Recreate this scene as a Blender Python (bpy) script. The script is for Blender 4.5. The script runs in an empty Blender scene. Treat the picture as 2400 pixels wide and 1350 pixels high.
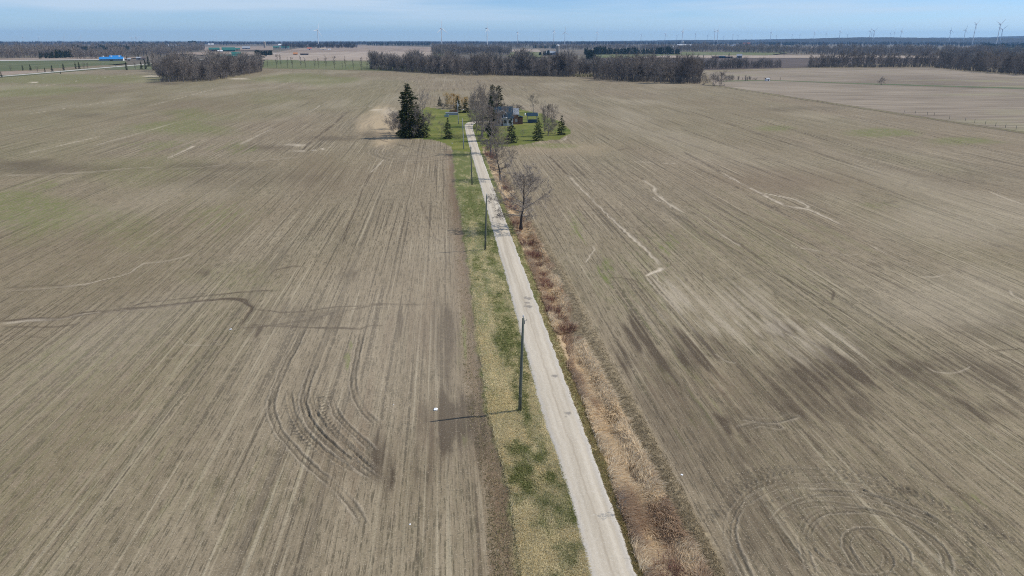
import bpy, math, random
import numpy as np
from mathutils import Vector, Matrix
R = math.radians
SC = bpy.context.scene
COL = SC.collection

# ------------------------------------------------------------------ camera, sky, sun, exposure
F, H, HY, VPX = 1700.0, 33.5, 92.0, 1036.0          # focal length (px of 2400), flying height, horizon row, row direction
PITCH = math.atan((675-HY)/F)
YAW = math.atan((1200-VPX)/math.hypot(F, 675-HY))
SUN_AZ, SUN_EL = 81.0, 47.5
EXPOSURE = 0.0
SKY_STRENGTH = 0.082
SUN_STRENGTH = 4.3
cam_d = bpy.data.cameras.new('camera'); cam = bpy.data.objects.new('camera', cam_d); COL.objects.link(cam)
cam.location = (0, 0, H)
cam.rotation_euler = (math.pi/2-PITCH, 0, -YAW)
cam_d.sensor_width = 36; cam_d.lens = 36*F/2400
cam_d.clip_start = 0.5; cam_d.clip_end = 60000
SC.camera = cam
SC.view_settings.view_transform = 'Standard'; SC.view_settings.look = 'None'
SC.view_settings.exposure = EXPOSURE; SC.view_settings.gamma = 1
SC.cycles.max_bounces = 6; SC.cycles.diffuse_bounces = 3; SC.cycles.transparent_max_bounces = 8
SC.cycles.volume_bounces = 0; SC.cycles.use_denoising = False; SC.cycles.pixel_filter_type = 'BLACKMAN_HARRIS'; SC.cycles.filter_width = 1.05
W = bpy.data.worlds.new("World"); SC.world = W; W.use_nodes = True

class NT:
    """small helper for writing node trees"""
    def __init__(s, tree): s.t = tree
    def n(s, typ, props=None, **ins):
        nd = s.t.nodes.new(typ)
        for k, v in (props or {}).items(): setattr(nd, k, v)
        for k, v in ins.items():
            key = int(k[1:]) if k[0] == 'i' and k[1:].isdigit() else k.replace('_', ' ')
            s.set(nd.inputs[key], v)
        return nd
    def set(s, sock, v):
        if isinstance(v, bpy.types.NodeSocket): s.t.links.new(v, sock)
        elif isinstance(v, (tuple, list)) and len(v) == 3 and sock.type == 'RGBA': sock.default_value = (*v, 1)
        else: sock.default_value = v
    def m(s, op, a, b=0.0, c=None, clamp=False):
        nd = s.n('ShaderNodeMath', {'operation': op, 'use_clamp': clamp}, i0=a, i1=b)
        if c is not None: s.set(nd.inputs[2], c)
        return nd.outputs[0]
    def mix(s, f, a, b):
        nd = s.n('ShaderNodeMix', {'data_type': 'RGBA'})
        s.set(nd.inputs[0], f); s.set(nd.inputs[6], a); s.set(nd.inputs[7], b)
        return nd.outputs[2]
    def ramp(s, v, lo, hi, a=0.0, b=1.0):
        return s.n('ShaderNodeMapRange', {'clamp': True}, i0=v, i1=lo, i2=hi, i3=a, i4=b).outputs[0]
    def noise(s, vec, scale, detail=2.0, rough=0.5, dist=0.0):
        return s.n('ShaderNodeTexNoise', None, Vector=vec, Scale=scale, Detail=detail, Roughness=rough, Distortion=dist).outputs[0]
    def stretch(s, vec, sx, sy, sz=1.0, off=(0, 0, 0)):
        return s.n('ShaderNodeMapping', None, Vector=vec, Location=off, Scale=(sx, sy, sz)).outputs[0]

def build_sky():
    t = NT(W.node_tree); W.node_tree.nodes.clear()
    sky = t.n('ShaderNodeTexSky', {'sky_type': 'NISHITA', 'sun_disc': False, 'sun_elevation': R(SUN_EL), 'sun_rotation': R(SUN_AZ),
                                   'altitude': 400.0, 'air_density': 1.0, 'dust_density': 0.15, 'ozone_density': 3.0})
    co = t.n('ShaderNodeTexCoord').outputs['Generated']
    sep = t.n('ShaderNodeSeparateXYZ', None, Vector=co)
    # thin cirrus streaks: noise stretched along the horizon
    v1 = t.stretch(co, 2.2, 2.2, 34.0)
    c1 = t.noise(v1, 1.6, 7.0, 0.58, 0.4)
    v2 = t.stretch(co, 1.2, 1.2, 14.0, (3, 1, 0))
    c2 = t.noise(v2, 1.4, 3.0, 0.5)
    cl = t.ramp(t.m('ADD', t.m('MULTIPLY', c1, 0.55), t.m('MULTIPLY', c2, 0.6)), 0.46, 0.66)
    cl = t.m('MULTIPLY', cl, t.ramp(sep.outputs['Z'], 0.004, 0.035))
    glow = t.ramp(sep.outputs['Z'], 0.0, 0.07, 1.32, 1.0)      # paler air low in the sky
    tint = t.mix(1.0, sky.outputs[0], t.n('ShaderNodeCombineXYZ', None, X=t.m('MULTIPLY', glow, .70), Y=t.m('MULTIPLY', glow, .96), Z=t.m('MULTIPLY', glow, 1.46)).outputs[0]); tint.node.blend_type = 'MULTIPLY'
    col = t.mix(t.m('MULTIPLY', cl, 0.8), tint, (7.6, 9.2, 10.9))
    bg = t.n('ShaderNodeBackground', None, Color=col, Strength=SKY_STRENGTH)
    o = t.n('ShaderNodeOutputWorld'); t.t.links.new(bg.outputs[0], o.inputs[0])
build_sky()
sl = bpy.data.lights.new('sun', 'SUN'); sl.energy = SUN_STRENGTH; sl.angle = R(0.53); sl.color = (1.0, 0.95, 0.87)
so = bpy.data.objects.new('sun', sl); COL.objects.link(so)
SUN = Vector((math.sin(R(SUN_AZ))*math.cos(R(SUN_EL)), math.cos(R(SUN_AZ))*math.cos(R(SUN_EL)), math.sin(R(SUN_EL))))
so.rotation_euler = (-SUN).to_track_quat('-Z', 'Y').to_euler(); so.location = (60, 0, 120)

# ------------------------------------------------------------------ survey helpers (photo sight lines onto the ground)
_fw = np.array([math.sin(YAW)*math.cos(PITCH), math.cos(YAW)*math.cos(PITCH), -math.sin(PITCH)])
_rt = np.array([math.cos(YAW), -math.sin(YAW), 0.0]); _up = np.cross(_rt, _fw)
def ray(x, y):
    d = _fw*F+_rt*(x-1200)+_up*(675-y); return d/np.linalg.norm(d)
def G(x, y, z=0.0):
    d = ray(x, y); t = (z-H)/d[2]; return np.array([0, 0, H])+t*d
def height_at(base, topy, topx=None):
    """height of something whose foot is at ground point base and whose tip is seen at row topy"""
    k = math.hypot(base[0], base[1])
    x0 = topx
    if x0 is None:
        v = np.array([base[0], base[1], -H]); x0 = 1200+F*(v@_rt)/(v@_fw)
    r = ray(x0, topy); return H+k*r[2]/math.hypot(r[0], r[1])
def mpp(g): return math.hypot(math.hypot(g[0], g[1]), H-g[2])/F     # metres per photo pixel at g
def at_dist(px, D):
    r = ray(px, HY); k = math.hypot(r[0], r[1]); return np.array([r[0]/k*D, r[1]/k*D, 0.0])

def _hash(i, j, s):
    h = (i.astype(np.int64)*374761393+j.astype(np.int64)*668265263+s*974634721) & 0xffffffff
    h = ((h ^ (h >> 13))*1274126177) & 0xffffffff
    return ((h ^ (h >> 16)) & 0xffff)/65535.0
def vn(x, y, s=0):
    xi = np.floor(x); yi = np.floor(y); fx = x-xi; fy = y-yi
    fx = fx*fx*(3-2*fx); fy = fy*fy*(3-2*fy); xi = xi.astype(np.int64); yi = yi.astype(np.int64)
    a = _hash(xi, yi, s); b = _hash(xi+1, yi, s); c = _hash(xi, yi+1, s); d = _hash(xi+1, yi+1, s)
    return (a*(1-fx)+b*fx)*(1-fy)+(c*(1-fx)+d*fx)*fy
def fbm(x, y, s=0, o=3):
    v = 0; a = 0.5; t = 0
    for k in range(o): v = v+a*vn(x*2**k, y*2**k, s+k); t += a; a *= 0.5
    return v/t
def sst(x, a, b):
    t = np.clip((x-a)/(b-a), 0, 1); return t*t*(3-2*t)

# ------------------------------------------------------------------ mesh helpers
def link(name, me, mat=None, parent=None):
    o = bpy.data.objects.new(name, me); COL.objects.link(o)
    for m in (mat if isinstance(mat, (list, tuple)) else [mat]):
        if m: me.materials.append(m)
    if parent: o.parent = parent
    return o
def np_mesh(name, V, Fc, smooth=False, colors=None, idx=None):
    """V (n,3); Fc (m,k) all faces with k corners"""
    me = bpy.data.meshes.new(name); V = np.asarray(V, np.float32); Fc = np.asarray(Fc, np.int32)
    n, k = Fc.shape
    me.vertices.add(len(V)); me.vertices.foreach_set('co', V.ravel())
    me.loops.add(n*k); me.loops.foreach_set('vertex_index', Fc.ravel())
    me.polygons.add(n); me.polygons.foreach_set('loop_start', np.arange(0, n*k, k, dtype=np.int32))
    try: me.polygons.foreach_set('loop_total', np.full(n, k, np.int32))
    except Exception: pass
    if smooth: me.polygons.foreach_set('use_smooth', np.ones(n, bool))
    if idx is not None: me.polygons.foreach_set('material_index', np.asarray(idx, np.int32))
    for nm, c in (colors or {}).items():
        a = me.attributes.new(nm, 'FLOAT_COLOR', 'POINT'); a.data.foreach_set('color', np.asarray(c, np.float32).ravel())
    me.update(calc_edges=True); return me
class MB:
    """collects boxes, prisms, tubes and faces into one mesh"""
    def __init__(s): s.v = []; s.f = []
    def add(s, vs, fs):
        o = len(s.v); s.v += [tuple(map(float, v)) for v in vs]; s.f += [tuple(o+i for i in f) for f in fs]; return s
    def box(s, x0, x1, y0, y1, z0, z1):
        return s.add([(x, y, z) for z in (z0, z1) for x, y in ((x0, y0), (x1, y0), (x1, y1), (x0, y1))],
                     [(3, 2, 1, 0), (4, 5, 6, 7), (0, 1, 5, 4), (1, 2, 6, 5), (2, 3, 7, 6), (3, 0, 4, 7)])
    def prism(s, pts, axis, a, b):
        """outline pts (2-D) swept along axis from a to b"""
        n = len(pts)
        mk = {'x': lambda p, t: (t, p[0], p[1]), 'y': lambda p, t: (p[0], t, p[1]), 'z': lambda p, t: (p[0], p[1], t)}[axis]
        return s.add([mk(p, a) for p in pts]+[mk(p, b) for p in pts],
                     [tuple(range(n))[::-1], tuple(range(n, 2*n))]+[(i, (i+1) % n, n+(i+1) % n, n+i) for i in range(n)])
    def tube(s, pts, radii, n=8, cap=True):
        rings = []; P = [Vector(p) for p in pts]
        for i, p in enumerate(P):
            d = (P[min(i+1, len(P)-1)]-P[max(i-1, 0)]).normalized()
            u = d.orthogonal().normalized() if i == 0 else (u-d*u.dot(d)).normalized()
            w = d.cross(u)
            rings.append([p+(u*math.cos(2*math.pi*k/n)+w*math.sin(2*math.pi*k/n))*radii[i] for k in range(n)])
        fs = [(i*n+k, i*n+(k+1) % n, (i+1)*n+(k+1) % n, (i+1)*n+k) for i in range(len(P)-1) for k in range(n)]
        if cap: fs += [tuple(range(n))[::-1], tuple(range((len(P)-1)*n, len(P)*n))]
        return s.add([v for r in rings for v in r], fs)
    def lathe(s, prof, n=16):
        vs = [(r*math.cos(2*math.pi*k/n), r*math.sin(2*math.pi*k/n), z) for r, z in prof for k in range(n)]
        return s.add(vs, [(i*n+k, i*n+(k+1) % n, (i+1)*n+(k+1) % n, (i+1)*n+k) for i in range(len(prof)-1) for k in range(n)]+
                     [tuple(range(n))[::-1], tuple(range((len(prof)-1)*n, len(prof)*n))])
    def build(s, name, mat, parent=None, smooth=False):
        me = bpy.data.meshes.new(name); me.from_pydata(s.v, [], s.f); me.update()
        if smooth: me.polygons.foreach_set('use_smooth', np.ones(len(me.polygons), bool))
        return link(name, me, mat, parent)
def tag(o, label=None, cat=None, group=None, kind=None):
    if label: o['label'] = label
    if cat: o['category'] = cat
    if group: o['group'] = group
    if kind: o['kind'] = kind
    return o
def empty(name, loc, rz=0.0, scale=1.0):
    o = bpy.data.objects.new(name, None); COL.objects.link(o); o.empty_display_size = 0.5
    o.location = tuple(map(float, loc)); o.rotation_euler = (0, 0, rz); o.scale = (scale,)*3 if not isinstance(scale, tuple) else scale
    return o
KIDS = {}
def copy_tree(o, parent=None):
    c = o.copy(); COL.objects.link(c)
    if parent: c.parent = parent
    for ch in KIDS.get(o.name) or [x for x in o.children]: copy_tree(ch, c)
    return c

# ------------------------------------------------------------------ materials
def material(name):
    m = bpy.data.materials.new(name); m.use_nodes = True; m.node_tree.nodes.clear(); t = NT(m.node_tree)
    b = t.n('ShaderNodeBsdfPrincipled', None, Roughness=0.85); b.inputs['Specular IOR Level'].default_value = 0.25
    o = t.n('ShaderNodeOutputMaterial'); t.t.links.new(b.outputs[0], o.inputs[0])
    return m, t, b
def noisy(name, a, b, scale=3.0, rough=0.85, metal=0.0, spec=0.25, rnd=0.0, bump=0.0, stretch=None):
    m, t, bs = material(name)
    co = t.n('ShaderNodeTexCoord').outputs['Object']
    if stretch: co = t.stretch(co, *stretch)
    f = t.noise(co, scale, 4.0, 0.6)
    f = t.ramp(f, 0.3, 0.7)
    c = t.mix(f, a, b)
    if rnd:
        oi = t.n('ShaderNodeObjectInfo').outputs['Random']
        hs = t.n('ShaderNodeHueSaturation', None, Color=c, Value=t.ramp(oi, 0, 1, 1-rnd, 1+rnd)); c = hs.outputs[0]
    t.set(bs.inputs['Base Color'], c); t.set(bs.inputs['Roughness'], rough); t.set(bs.inputs['Metallic'], metal)
    t.set(bs.inputs['Specular IOR Level'], spec)
    if bump:
        bp = t.n('ShaderNodeBump', None, Height=f, Strength=bump, Distance=0.03); t.set(bs.inputs['Normal'], bp.outputs[0])
    return m
def leafy(name, two_sided=0.0, rough=0.8):
    """colour from the 'tint' attribute of each leaf or blade, times a little variation from plant to plant"""
    m, t, bs = material(name)
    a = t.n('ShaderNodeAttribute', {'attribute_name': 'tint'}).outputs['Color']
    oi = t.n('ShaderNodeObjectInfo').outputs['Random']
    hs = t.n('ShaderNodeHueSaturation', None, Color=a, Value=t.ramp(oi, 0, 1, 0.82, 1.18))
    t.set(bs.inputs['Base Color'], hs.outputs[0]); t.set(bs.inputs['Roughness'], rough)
    t.set(bs.inputs['Specular IOR Level'], 0.15)
    if two_sided:                                             # thin dry blades let some light through
        tr = t.n('ShaderNodeBsdfTranslucent', None, Color=hs.outputs[0]); mx = t.n('ShaderNodeMixShader', None, i0=two_sided)
        t.t.links.new(bs.outputs[0], mx.inputs[1]); t.t.links.new(tr.outputs[0], mx.inputs[2])
        t.t.links.new(mx.outputs[0], [n for n in t.t.nodes if n.type == 'OUTPUT_MATERIAL'][0].inputs[0])
    return m
M = {}
M['bark'] = noisy('bark', (0.27, 0.24, 0.215), (0.14, 0.122, 0.11), 2.5, 0.95, spec=0.1, rnd=0.18, stretch=(1, 1, .25))
M['bark_dark'] = noisy('bark_dark', (0.105, 0.09, 0.08), (0.05, 0.043, 0.04), 2.5, 0.95, spec=0.1, rnd=0.15, stretch=(1, 1, .25))
M['twig'] = noisy('twig', (0.33, 0.285, 0.245), (0.21, 0.18, 0.155), 0.6, 0.95, spec=0.1, rnd=0.2)
M['twig_dark'] = noisy('twig_dark', (0.20, 0.17, 0.148), (0.12, 0.103, 0.092), 0.6, 0.95, spec=0.1, rnd=0.15)
M['twig_gold'] = noisy('twig_gold', (0.62, 0.44, 0.19), (0.42, 0.29, 0.13), 0.8, 0.9, spec=0.1)
M['twig_red'] = noisy('twig_red', (0.23, 0.095, 0.08), (0.15, 0.075, 0.06), 1.2, 0.85, spec=0.15, rnd=0.25)
M['needles'] = leafy('needles')
M['grass'] = leafy('grass', .42)
M['pole_wood'] = noisy('pole_wood', (0.155, 0.165, 0.135), (0.095, 0.108, 0.088), 3, 0.9, stretch=(4, 4, .3))
M['pole_grey'] = noisy('pole_grey', (0.36, 0.38, 0.40), (0.25, 0.27, 0.29), 3, 0.8, stretch=(4, 4, .3))
M['ceramic'] = noisy('ceramic', (0.62, 0.63, 0.62), (0.5, 0.5, 0.5), 8, 0.3, spec=0.5)
M['steel'] = noisy('steel', (0.45, 0.46, 0.47), (0.3, 0.31, 0.32), 6, 0.45, metal=0.6)
M['white'] = noisy('white', (0.80, 0.80, 0.79), (0.70, 0.70, 0.69), 0.2, 0.55)
M['white_paint'] = noisy('white_paint', (0.74, 0.75, 0.76), (0.62, 0.63, 0.65), 1.5, 0.6)
M['pale_siding'] = noisy('pale_siding', (0.36, 0.41, 0.46), (0.27, 0.31, 0.35), 2.0, 0.7, stretch=(.2, .2, 6))
M['dark_blue'] = noisy('dark_blue', (0.050, 0.085, 0.135), (0.035, 0.06, 0.10), 2.0, 0.7)
M['roof_blue'] = noisy('roof_blue', (0.034, 0.062, 0.092), (0.022, 0.042, 0.064), 1.5, 0.95, spec=0.02, stretch=(5, .4, .4))
M['roof_bright_blue'] = noisy('roof_bright_blue', (0.02, 0.21, 0.52), (0.015, 0.17, 0.44), 0.4, 0.5, spec=0.3)
M['roof_green'] = noisy('roof_green', (0.03, 0.15, 0.12), (0.02, 0.11, 0.095), 0.4, 0.6)
M['roof_grey'] = noisy('roof_grey', (0.33, 0.35, 0.38), (0.25, 0.27, 0.30), 0.6, 0.6)
M['roof_brown'] = noisy('roof_brown', (0.13, 0.10, 0.09), (0.09, 0.07, 0.065), 0.6, 0.8)
M['roof_red'] = noisy('roof_red', (0.50, 0.17, 0.10), (0.40, 0.14, 0.09), 0.6, 0.7)
M['wall_grey'] = noisy('wall_grey', (0.26, 0.28, 0.31), (0.20, 0.22, 0.25), 0.6, 0.8)
M['wall_red'] = noisy('wall_red', (0.35, 0.07, 0.06), (0.27, 0.055, 0.05), 0.6, 0.8)
M['wall_tan'] = noisy('wall_tan', (0.48, 0.40, 0.30), (0.38, 0.31, 0.24), 0.6, 0.8)
M['brick'] = noisy('brick', (0.17, 0.105, 0.075), (0.12, 0.072, 0.055), 4, 0.9)
M['concrete'] = noisy('concrete', (0.36, 0.32, 0.27), (0.27, 0.24, 0.21), 0.8, 0.9)
M['glass'] = noisy('glass', (0.05, 0.06, 0.07), (0.03, 0.035, 0.045), 2, 0.1, spec=0.6)
M['black_door'] = noisy('black_door', (0.04, 0.045, 0.05), (0.025, 0.03, 0.035), 2, 0.7)
M['log'] = noisy('log', (0.30, 0.13, 0.08), (0.18, 0.075, 0.05), 3, 0.9)
M['orange'] = noisy('orange', (0.50, 0.23, 0.10), (0.38, 0.17, 0.08), 0.5, 0.9)
M['tarp_blue'] = noisy('tarp_blue', (0.20, 0.34, 0.50), (0.15, 0.27, 0.42), 2, 0.5)
M['bag'] = noisy('bag', (0.85, 0.86, 0.87), (0.7, 0.72, 0.74), 5, 0.4)
M['water'] = noisy('water', (0.10, 0.17, 0.26), (0.08, 0.14, 0.22), 0.2, 0.08, spec=0.6)
#@@SPLIT1
# ------------------------------------------------------------------ ground
def edge(pts):
    w = np.array([G(*p)[:2] for p in pts]); o = np.argsort(w[:, 1]); w = w[o]
    return lambda y: np.interp(y, w[:, 1], w[:, 0])
ROAD_L = edge([(1385, 1350), (1332, 1150), (1269, 962), (1226, 800), (1184, 640), (1168, 585), (1126, 433), (1101, 345), (1090, 302), (1089, 286)])
ROAD_R = edge([(1490, 1350), (1419, 1150), (1350, 962), (1290, 800), (1230, 640), (1209, 585), (1153, 433), (1121, 345), (1108, 302), (1107, 286)])
VERGE_L = edge([(1216, 1350), (1192, 1150), (1140, 962), (1112, 750), (1100, 640), (1082, 520), (1066, 433), (1060, 345)])
DITCH_L = edge([(1512, 1350), (1441, 1150), (1376, 962), (1310, 800), (1249, 640), (1216, 560), (1166, 433), (1132, 352)])
DITCH_R = edge([(1646, 1350), (1542, 1150), (1449, 962), (1361, 800), (1300, 640), (1244, 530), (1192, 433), (1158, 362)])
WEED_R = edge([(1697, 1350), (1596, 1150), (1495, 962), (1407, 800), (1324, 640), (1256, 530), (1202, 433), (1166, 362)])
Y_END = G(1130, 352)[1]           # the ditch and its weeds stop where the yard begins
LAWN = np.array([G(*p)[:2] for p in [(928, 318), (960, 327), (1010, 330), (1060, 347), (1062, 352), (1120, 356), (1180, 344), (1250, 334), (1310, 327), (1338, 313),
                                     (1330, 296), (1290, 276), (1240, 258), (1200, 252), (1150, 254), (1085, 260), (1000, 251), (985, 258), (975, 290)]])
def inside(poly, x, y):
    c = np.zeros(x.shape, bool); j = len(poly)-1
    for i in range(len(poly)):
        xi, yi = poly[i]; xj, yj = poly[j]
        c ^= ((yi > y) != (yj > y)) & (x < (xj-xi)*(y-yi)/(yj-yi+1e-12)+xi); j = i
    return c
def build_field():
    ys = np.array([G(1200, y)[1] for y in np.linspace(1800, 150, 790)])
    NX = 1720
    us = np.linspace(-1.02, 1.25, NX)
    Yg = np.repeat(ys[:, None], NX, 1); X = us[None, :]*(Yg+14)
    Y = Yg.copy()
    x = X.ravel(); y = Y.ravel(); n = len(x)
    px_m = np.hypot(np.hypot(x, y), H)/725.0; px_d = (x*x+y*y+H*H)/(H*725.0)           # metres a render pixel spans there
    dark = np.zeros(n); light = np.zeros(n); green = np.zeros(n); track = np.zeros(n); hgt = np.zeros(n)
    tan = np.zeros(n); brown = np.zeros(n)
    wig = fbm(x*0.5, y*0.5, 3)-0.5
    # --- strips along the lane
    wx = wig*1.1
    vl, rl, rr, dl, dr, wr = (f(y) for f in (VERGE_L, ROAD_L, ROAD_R, DITCH_L, DITCH_R, WEED_R))
    near = sst(Y_END+3-y, -3, 3)
    verge = sst(x+wx, vl-0.35, vl+0.35)*(1-sst(x+wx*.6, dl-0.3, dl+0.3))*sst(Y_END+60-y, -2, 2)
    ditch = sst(x+wx, dl-0.4, dl+0.4)*(1-sst(x+wx, dr-0.4, dr+0.4))*near
    weed = sst(x+wx, dr-0.4, dr+0.4)*(1-sst(x+wx, wr-0.35, wr+0.35))*near
    mid = (dl+dr)/2; hw = np.maximum((dr-dl)/2, 0.6)
    hgt -= near*0.75*np.exp(-((x-mid)/(hw*0.8))**2)
    hgt += near*0.18*np.exp(-((x-(wr-0.5))/0.7)**2)
    hgt -= 0.14*np.exp(-((x-(vl-0.6))/0.8)**2)*sst(Y_END-y, -3, 3)
    brown = np.maximum(brown, 1.6*np.exp(-((x+wx-(vl-0.7))/1.45)**2)*sst(Y_END-y, -3, 3)*(0.5+0.5*vn(x, y*.15, 5)))
    lw = fbm(x*0.12, y*0.06, 8)-0.5
    lx, ly = x+lw*4, y+lw*12
    lawn = inside(LAWN, lx, ly).astype(float)
    # --- painters
    def band(pts, w, world=False, wander=0.0, seed=1, step=None):
        p = np.array(pts, float) if world else np.array([G(*q)[:2] for q in pts])
        seg = np.hypot(*np.diff(p, axis=0).T); s = np.r_[0, np.cumsum(seg)]
        wd = np.interp(s, np.linspace(0, s[-1], len(w)), w) if isinstance(w, (list, tuple)) else np.full(len(p), w)
        st = step or max(0.5, s[-1]/160)
        t = np.arange(0, s[-1]+st*.5, st); q = np.c_[np.interp(t, s, p[:, 0]), np.interp(t, s, p[:, 1])]; wq = np.interp(t, s, wd)
        if len(q) > 8:                                       # round the corners
            for _ in range(2): q[1:-1] = (q[:-2]+2*q[1:-1]+q[2:])/4
        if wander:
            dx = (fbm(t*0.35/max(wander, .3), t*0+seed*7.3, seed)-.5)*2*wander; q[:, 0] += dx*0.8; q[:, 1] += (fbm(t*0.3, t*0+seed*3.1, seed+5)-.5)*2*wander
        mg = 4*max(np.max(wq), 0.5)+1.2
        sel = np.nonzero((x > q[:, 0].min()-mg) & (x < q[:, 0].max()+mg) & (y > q[:, 1].min()-mg) & (y < q[:, 1].max()+mg))[0]
        if not len(sel): return sel, None, None, None
        bx, by = x[sel], y[sel]; D = np.full(len(sel), 1e9); SG = np.zeros(len(sel)); TX = np.zeros(len(sel)); AR = np.zeros(len(sel)); WW = np.ones(len(sel))
        for i in range(len(q)-1):
            a, b = q[i], q[i+1]
            k = np.nonzero((bx > min(a[0], b[0])-mg) & (bx < max(a[0], b[0])+mg) & (by > min(a[1], b[1])-mg) & (by < max(a[1], b[1])+mg))[0]
            if not len(k): continue
            e = b-a; L = e@e+1e-12; u = np.clip(((bx[k]-a[0])*e[0]+(by[k]-a[1])*e[1])/L, 0, 1)
            ex, ey = bx[k]-a[0]-u*e[0], by[k]-a[1]-u*e[1]; d = np.hypot(ex, ey); m = d < D[k]; kk = k[m]
            D[kk] = d[m]; SG[kk] = np.sign(e[0]*ey-e[1]*ex)[m]; TX[kk] = abs(e[0])/math.sqrt(L); AR[kk] = t[i]+u[m]*math.sqrt(L); WW[kk] = wq[i]
        ends = np.minimum(AR, t[-1]-AR)/max(0.12*t[-1], 1e-3)
        pe = np.sqrt((px_m[sel]**2)*(1-TX**2)+(px_d[sel]*TX)**2)
        return sel, D*SG, AR, (WW, np.clip(ends, 0, 1), pe)
    def rill(pts, w, kind='light', k=1.0, wander=0.35, seed=1, shade=0.5):
        sel, d, ar, ww = band(pts, w, wander=wander, seed=seed)
        if d is None: return
        wd, en, pm = ww; we = np.hypot(wd, 0.45*pm)            # keep thin things resolvable, weaker
        wob = 0.55+0.75*vn(ar*0.45, ar*0+seed, seed+2)
        a = np.clip(np.exp(-(np.abs(d)/(we*wob))**2.4), 0, 1)*np.clip(en*1.6, 0, 1)*np.clip(wd/we*1.6, 0, 1)*k
        brk = sst(vn(ar*0.16, ar*0+seed*5, seed+3), 0.12, 0.4)
        if kind == 'light':
            light[sel] = np.maximum(light[sel], a*(0.35+0.65*brk))
            e = np.exp(-((np.abs(d+we*1.5))/(we*0.7))**2)*en*shade*np.clip(wd/we, 0, 1)
            dark[sel] = np.maximum(dark[sel], e*(0.3+0.7*vn(ar*.3, ar*0, seed+9)))
        else: dark[sel] = np.maximum(dark[sel], np.minimum(1.45*a*(0.35+0.65*brk), 1))
        hgt[sel] -= 0.14*np.exp(-(d/(wd*1.1+.05))**2)*en*np.clip(wd/(1.6*pm)-.25, 0, 1)
    def tyre(pts, lug=False, k=1.0, half=0.3, world=False, seed=1, wid=0.1):
        sel, d, ar, ww = band(pts, half*2, world=world, seed=seed, step=0.7)
        if d is None: return
        d = d+(vn(ar*1.1, ar*0+seed, seed+8)-.5)*.06+(vn(x[sel]*3.0, y[sel]*3.0, seed+9)-.5)*.10
        en = ww[1]; pm = ww[2]; w = np.hypot(wid, 0.35*pm)*(.7+.6*vn(ar*.8, ar*0+seed*2, seed+11)); kk = k*np.clip(wid/w*1.5, 0, 1)*np.clip(en*3, 0, 1)
        br = sst(vn(ar*0.30, ar*0+seed, seed+4), 0.15, 0.55)
        if lug:
            inn = sst(half*1.25-np.abs(d), -.08, .08)
            ph = np.sin((ar+np.abs(d)*0.8)*2*math.pi/0.62)
            track[sel] = np.maximum(track[sel], inn*sst(ph+(vn(x[sel]*2.2, y[sel]*2.2, seed+12)-.5)*1.2, -0.1, 0.7)*kk*(0.1+0.9*br))
            hgt[sel] += inn*0.035*ph*br*np.clip(.16/pm, 0, 1)
        else:
            for s in (-1, 1):
                e = np.exp(-((d-s*half)/w)**2)
                b2 = sst(vn(ar*0.22, ar*0+seed+s, seed+6+s), 0.15, 0.5)
                track[sel] = np.maximum(track[sel], e*kk*(0.12+0.88*b2))
                e2 = np.exp(-((d-s*(half+w*1.8))/w)**2); light[sel] = np.maximum(light[sel], 0.34*e2*kk*(.3+.7*b2))
                hgt[sel] += (0.055*e2*en-0.05*e*en)*(.3+.7*b2)*np.clip(.16/pm, 0, 1)
    def blob(ch, cx, cy, rx, ry, k=1.0, seed=0, streak=True, soft=0.5):
        c = G(cx, cy); ax = (G(cx+rx, cy)-G(cx-rx, cy))[:2]/2; ay = (G(cx, cy-ry)-G(cx, cy+ry))[:2]/2
        A = np.array([[ax[0], ay[0]], [ax[1], ay[1]]]); Ai = np.linalg.inv(A)
        dx, dy = x-c[0], y-c[1]; u = Ai[0, 0]*dx+Ai[0, 1]*dy; v = Ai[1, 0]*dx+Ai[1, 1]*dy
        r = np.sqrt(u*u+v*v); sel = np.nonzero(r < 1.7)[0]
        if not len(sel): return
        xs, ysl = x[sel], y[sel]
        L = max(math.hypot(*ay), 1.0); W_ = max(math.hypot(*ax), 0.4)
        nz = fbm(xs*1.5/W_+seed, ysl*1.1/L, seed)-.5
        sx = (vn(xs*1.9, ysl*0.05, seed+1)-.5) if streak else 0
        a = sst(1.1-r[sel]+nz*1.1+sx*1.5, 0, 2*soft)*min(k*1.3, 1.15)
        if streak: a = a*(0.30+0.70*sst(vn(xs*2.6, ysl*0.05, seed+2), .25, .6))*(.7+.3*vn(xs*3, ysl*1.5, seed+4))
        ch[sel] = np.maximum(ch[sel], np.minimum(a*(1.55 if ch is dark and streak else 1.0 if ch is dark else 1.5), 1))
    # --- left field: washed gullies
    rill([(0, 757), (60, 752), (130, 750), (165, 742), (200, 735), (245, 731)], [0.40, 0.26, 0.12], k=0.55, wander=0.7, seed=2, shade=0.0)
    rill([(0, 752), (60, 748), (130, 747), (165, 739), (200, 732), (245, 728)], 0.2, 'dark', 1.0, 0.6, 2)
    rill([(235, 733), (300, 726), (400, 716), (470, 708), (540, 701), (570, 705), (590, 718), (578, 745), (558, 766)], [0.2, 0.22, 0.3, 0.2], 'dark', 0.85, 0.35, 3)
    rill([(240, 734), (320, 725), (430, 712), (500, 706)], 0.10, k=0.35, wander=0.3, seed=33)
    rill([(290, 727), (330, 711), (450, 697), (560, 685), (650, 680)], 0.14, 'dark', 0.75, 0.3, 4)
    rill([(590, 724), (660, 733), (720, 730), (790, 718), (860, 716), (915, 714)], 0.16, 'dark', 0.7, 0.3, 5)
    rill([(560, 768), (620, 766), (700, 755), (760, 737), (800, 722)], 0.25, 'dark', 0.6, 0.5, 6)
    rill([(640, 758), (720, 768), (800, 770), (850, 773), (856, 764), (900, 762)], 0.14, 'dark', 0.75, 0.25, 7)
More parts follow.
